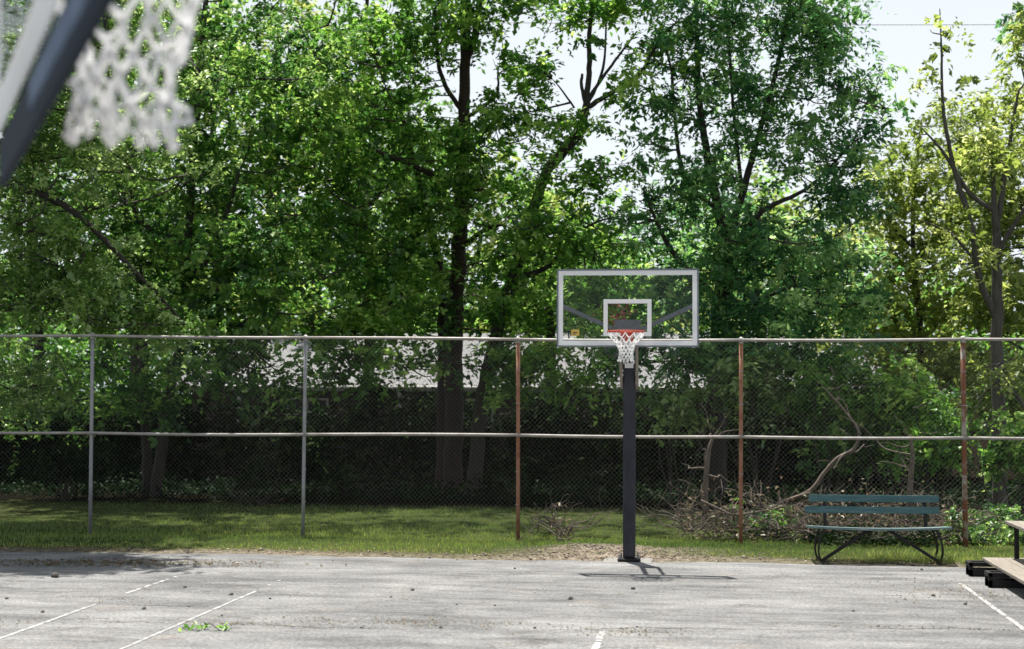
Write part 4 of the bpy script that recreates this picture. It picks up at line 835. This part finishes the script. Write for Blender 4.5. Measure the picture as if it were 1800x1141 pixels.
# ------------------------------------------------------------------ grass, litter, debris
def grass():
    r = np.random.default_rng(5); mb = MB()
    def blades(x, y, h, wd, tint):
        n = len(x); z = gz(x, y); a = r.uniform(0, 6.28, n); b = r.uniform(0, 6.28, n); s = np.stack([np.cos(a), np.sin(a), 0*a], -1)*wd[:, None]/2
        base = np.stack([x, y, z-.01], -1); lean = np.stack([np.cos(b), np.sin(b), 0*b], -1)*(h*r.uniform(.15, .7, n))[:, None]
        mid = base+lean*.35+np.stack([0*h, 0*h, h*.6], -1); tip = base+lean+np.stack([0*h, 0*h, h], -1)
        V = np.stack([base-s, base+s, mid+s*.7, mid-s*.7, tip], 1).reshape(-1, 3); i = (np.arange(n)*5)[:, None]
        mb.add(V, np.concatenate([i+A([0, 1, 2]), i+A([0, 2, 3]), i+A([3, 2, 4])]), np.repeat(np.clip(tint, .01, 1), 5))
    n = 95000; x = r.uniform(-12, 12, n); y = EDGE+.1+r.beta(1, 1.5, n)*9.2; t = y-edge_line(x)
    dm = .75*np.exp(-((x-PM.x-.5)/1.1)**2-((t-.5)/.45)**2)
    k = (r.random(n) < np.clip((t-.12)/.5+.35*wav(x*2, y*2), 0.02, 1)-dm*1.5); x, y = x[k], y[k]; n = len(x)
    blades(x, y, r.uniform(.025, .06, n)*(1+.4*wav(x, y)).clip(.5, 1.6), r.uniform(.006, .012, n), .34+.34*wav(x*1.3, y*1.3)+r.normal(0, .14, n))
    # taller fringe along the court edge, thicker to the right
    n = 16000; x = r.uniform(-11, 11, n); t = r.exponential(.28, n); y = edge_line(x)+.08+t+np.where(x < 1.5, .12, .0)
    k = r.random(n) < np.where(x > 2.3, .95, .42)*(.6+.6*wav(x*3, y)).clip(.05, 1)*np.where(np.abs(x-PM.x-.4) < 1.5, .15, 1); x, y = x[k], y[k]; n = len(x)
    blades(x, y, r.uniform(.03, .12, n)*np.where(x > 2.3, 1.15, .65), r.uniform(.006, .013, n), r.uniform(.35, 1., n))
    o = mb.build('grass', M['grass']); tag(o, 'patchy mown grass and taller fringe between court and trees', 'grass', kind='stuff')
grass()
def ivy():
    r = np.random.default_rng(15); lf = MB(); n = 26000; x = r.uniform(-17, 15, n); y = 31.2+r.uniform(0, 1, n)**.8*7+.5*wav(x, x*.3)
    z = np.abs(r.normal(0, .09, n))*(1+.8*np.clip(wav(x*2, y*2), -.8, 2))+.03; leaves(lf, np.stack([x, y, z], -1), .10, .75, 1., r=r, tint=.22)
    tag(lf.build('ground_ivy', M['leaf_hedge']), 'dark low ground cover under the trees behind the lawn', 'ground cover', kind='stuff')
ivy()
def litter():
    r = np.random.default_rng(9); mb = MB()
    n = 1500; x = r.uniform(-11, 11, n); y = edge_line(x)+r.normal(.15, .2, n)
    leaves(mb, np.stack([x, y, np.maximum(gz(x, y), 0)+.010], -1), .038, .6, 3., r=r)
    c = G(190, 990); n = 700; x = c.x+r.normal(0, 1.1, n); y = c.y+r.normal(0, .22, n)+.1*(x-c.x); leaves(mb, np.stack([x, y, 0*x+.012], -1), .05, .6, 3., r=r)
    for px, py, sx, sy, n in ((700, 1095, 1.0, .18, 300), (1110, 1112, .35, .15, 180), (1690, 1045, .5, .35, 300), (30, 1095, .4, .2, 60), (200, 1055, .3, .12, 50), (1580, 1020, .6, .25, 90), (880, 1040, 2.5, .6, 120), (430, 1098, .5, .08, 120), (1650, 1105, .8, .05, 120)):
        c = G(px, py); leaves(mb, np.stack([c.x+r.normal(0, sx, n), c.y+r.normal(0, sy, n), np.full(n, .008)], -1), .028, .6, 3.5, r=r)
    tag(mb.build('leaf_litter', M['leaf_dry']), 'dry leaf litter and plant crumbs scattered over court and its edge', 'leaf litter', kind='stuff')
    g = MB(); n = 2200; x = np.concatenate([r.uniform(-11, 11, 1300), PM.x+.5+r.normal(0, .8, 900)]); y = edge_line(x)+np.concatenate([r.normal(.2, .2, 1300), r.normal(.5, .28, 900)])
    s = r.exponential(.006, n)+.004; O8 = A([[1,0,0],[-1,0,0],[0,1,0],[0,-1,0],[0,0,.7],[0,0,-.7]]); F8 = A([(0,2,4),(2,1,4),(1,3,4),(3,0,4),(2,0,5),(1,2,5),(3,1,5),(0,3,5)])
    V = (np.stack([x, y, np.maximum(gz(x, y), 0)+.004], -1)[:, None, :]+O8[None]*s[:, None, None]*r.uniform(.6, 1.3, (n, 6, 1))).reshape(-1, 3)
    g.add(V, (F8[None]+(np.arange(n)*6)[:, None, None]).reshape(-1, 3)); tag(g.build('gravel', M['gravel']), 'pale gravel and soil crumbs along the court edge', 'gravel', kind='stuff')
litter()
def stone(px, py, s, seed, label=None):
    r = np.random.default_rng(seed); c = G(px, py); V, F = [], []
    n, m = 7, 5
    for j in range(m):
        ph = (j+.5)/m*math.pi
        for i in range(n):
            a = i/n*2*math.pi; q = r.uniform(.75, 1.2); V.append((math.cos(a)*math.sin(ph)*s*q, math.sin(a)*math.sin(ph)*s*q, math.cos(ph)*s*.6*q+s*.45))
    for j in range(m-1):
        for i in range(n): k = (i+1) % n; F.append((j*n+i, (j+1)*n+i, (j+1)*n+k, j*n+k))
    F += [tuple(range(n)), tuple(range((m-1)*n, m*n))[::-1]]
    o = MB().add(V, F).build('stone', M['stone'], loc=(c.x, c.y, 0)); tag(o, label or 'small dark stone lying on the sunlit court', 'stone', 'small stones on the court')
stone(97, 1015, .055, 1, 'larger dark lump lying in the tree shade on the left')
for i, (px, py, s) in enumerate([(253, 1071, .026), (75, 1077, .022), (325, 1033, .022), (407, 1046, .024), (475, 1053, .016), (332, 1067, .013), (1003, 1054, .03), (1113, 1036, .026), (725, 1038, .024), (635, 1104, .014), (775, 1104, .018), (940, 1105, .018), (905, 1000, .018), (1120, 1103, .014), (1640, 1048, .024), (1697, 1063, .022), (687, 1050, .015), (870, 1065, .013), (12, 1053, .02), (1500, 1075, .018), (390, 1083, .015), (1620, 1002, .02), (803, 1063, .012)]):
    stone(px, py, s, 400+i)
def leafy_twig():
    c = G(362, 1108); r = np.random.default_rng(77); t = empty('leafy_twig', (c.x, c.y, 0), 'green leafy twig lying on the court at lower left', 'twig')
    p, rd = curvy((-.24, .02, .015), (.26, -.03, .03), .006, .003, .05, r); MB().tube(p, rd, 5).build('stem', M['bark'], t)
    for k in range(26):
        mb = MB(); u = r.uniform(0, 1); q = A([[-.22+.46*u, r.normal()*.05, .02+abs(r.normal())*.02]]); leaves(mb, q, .085, .42, .4, r=r); mb.build('leaf', M['leaf_mid'], t)
leafy_twig()
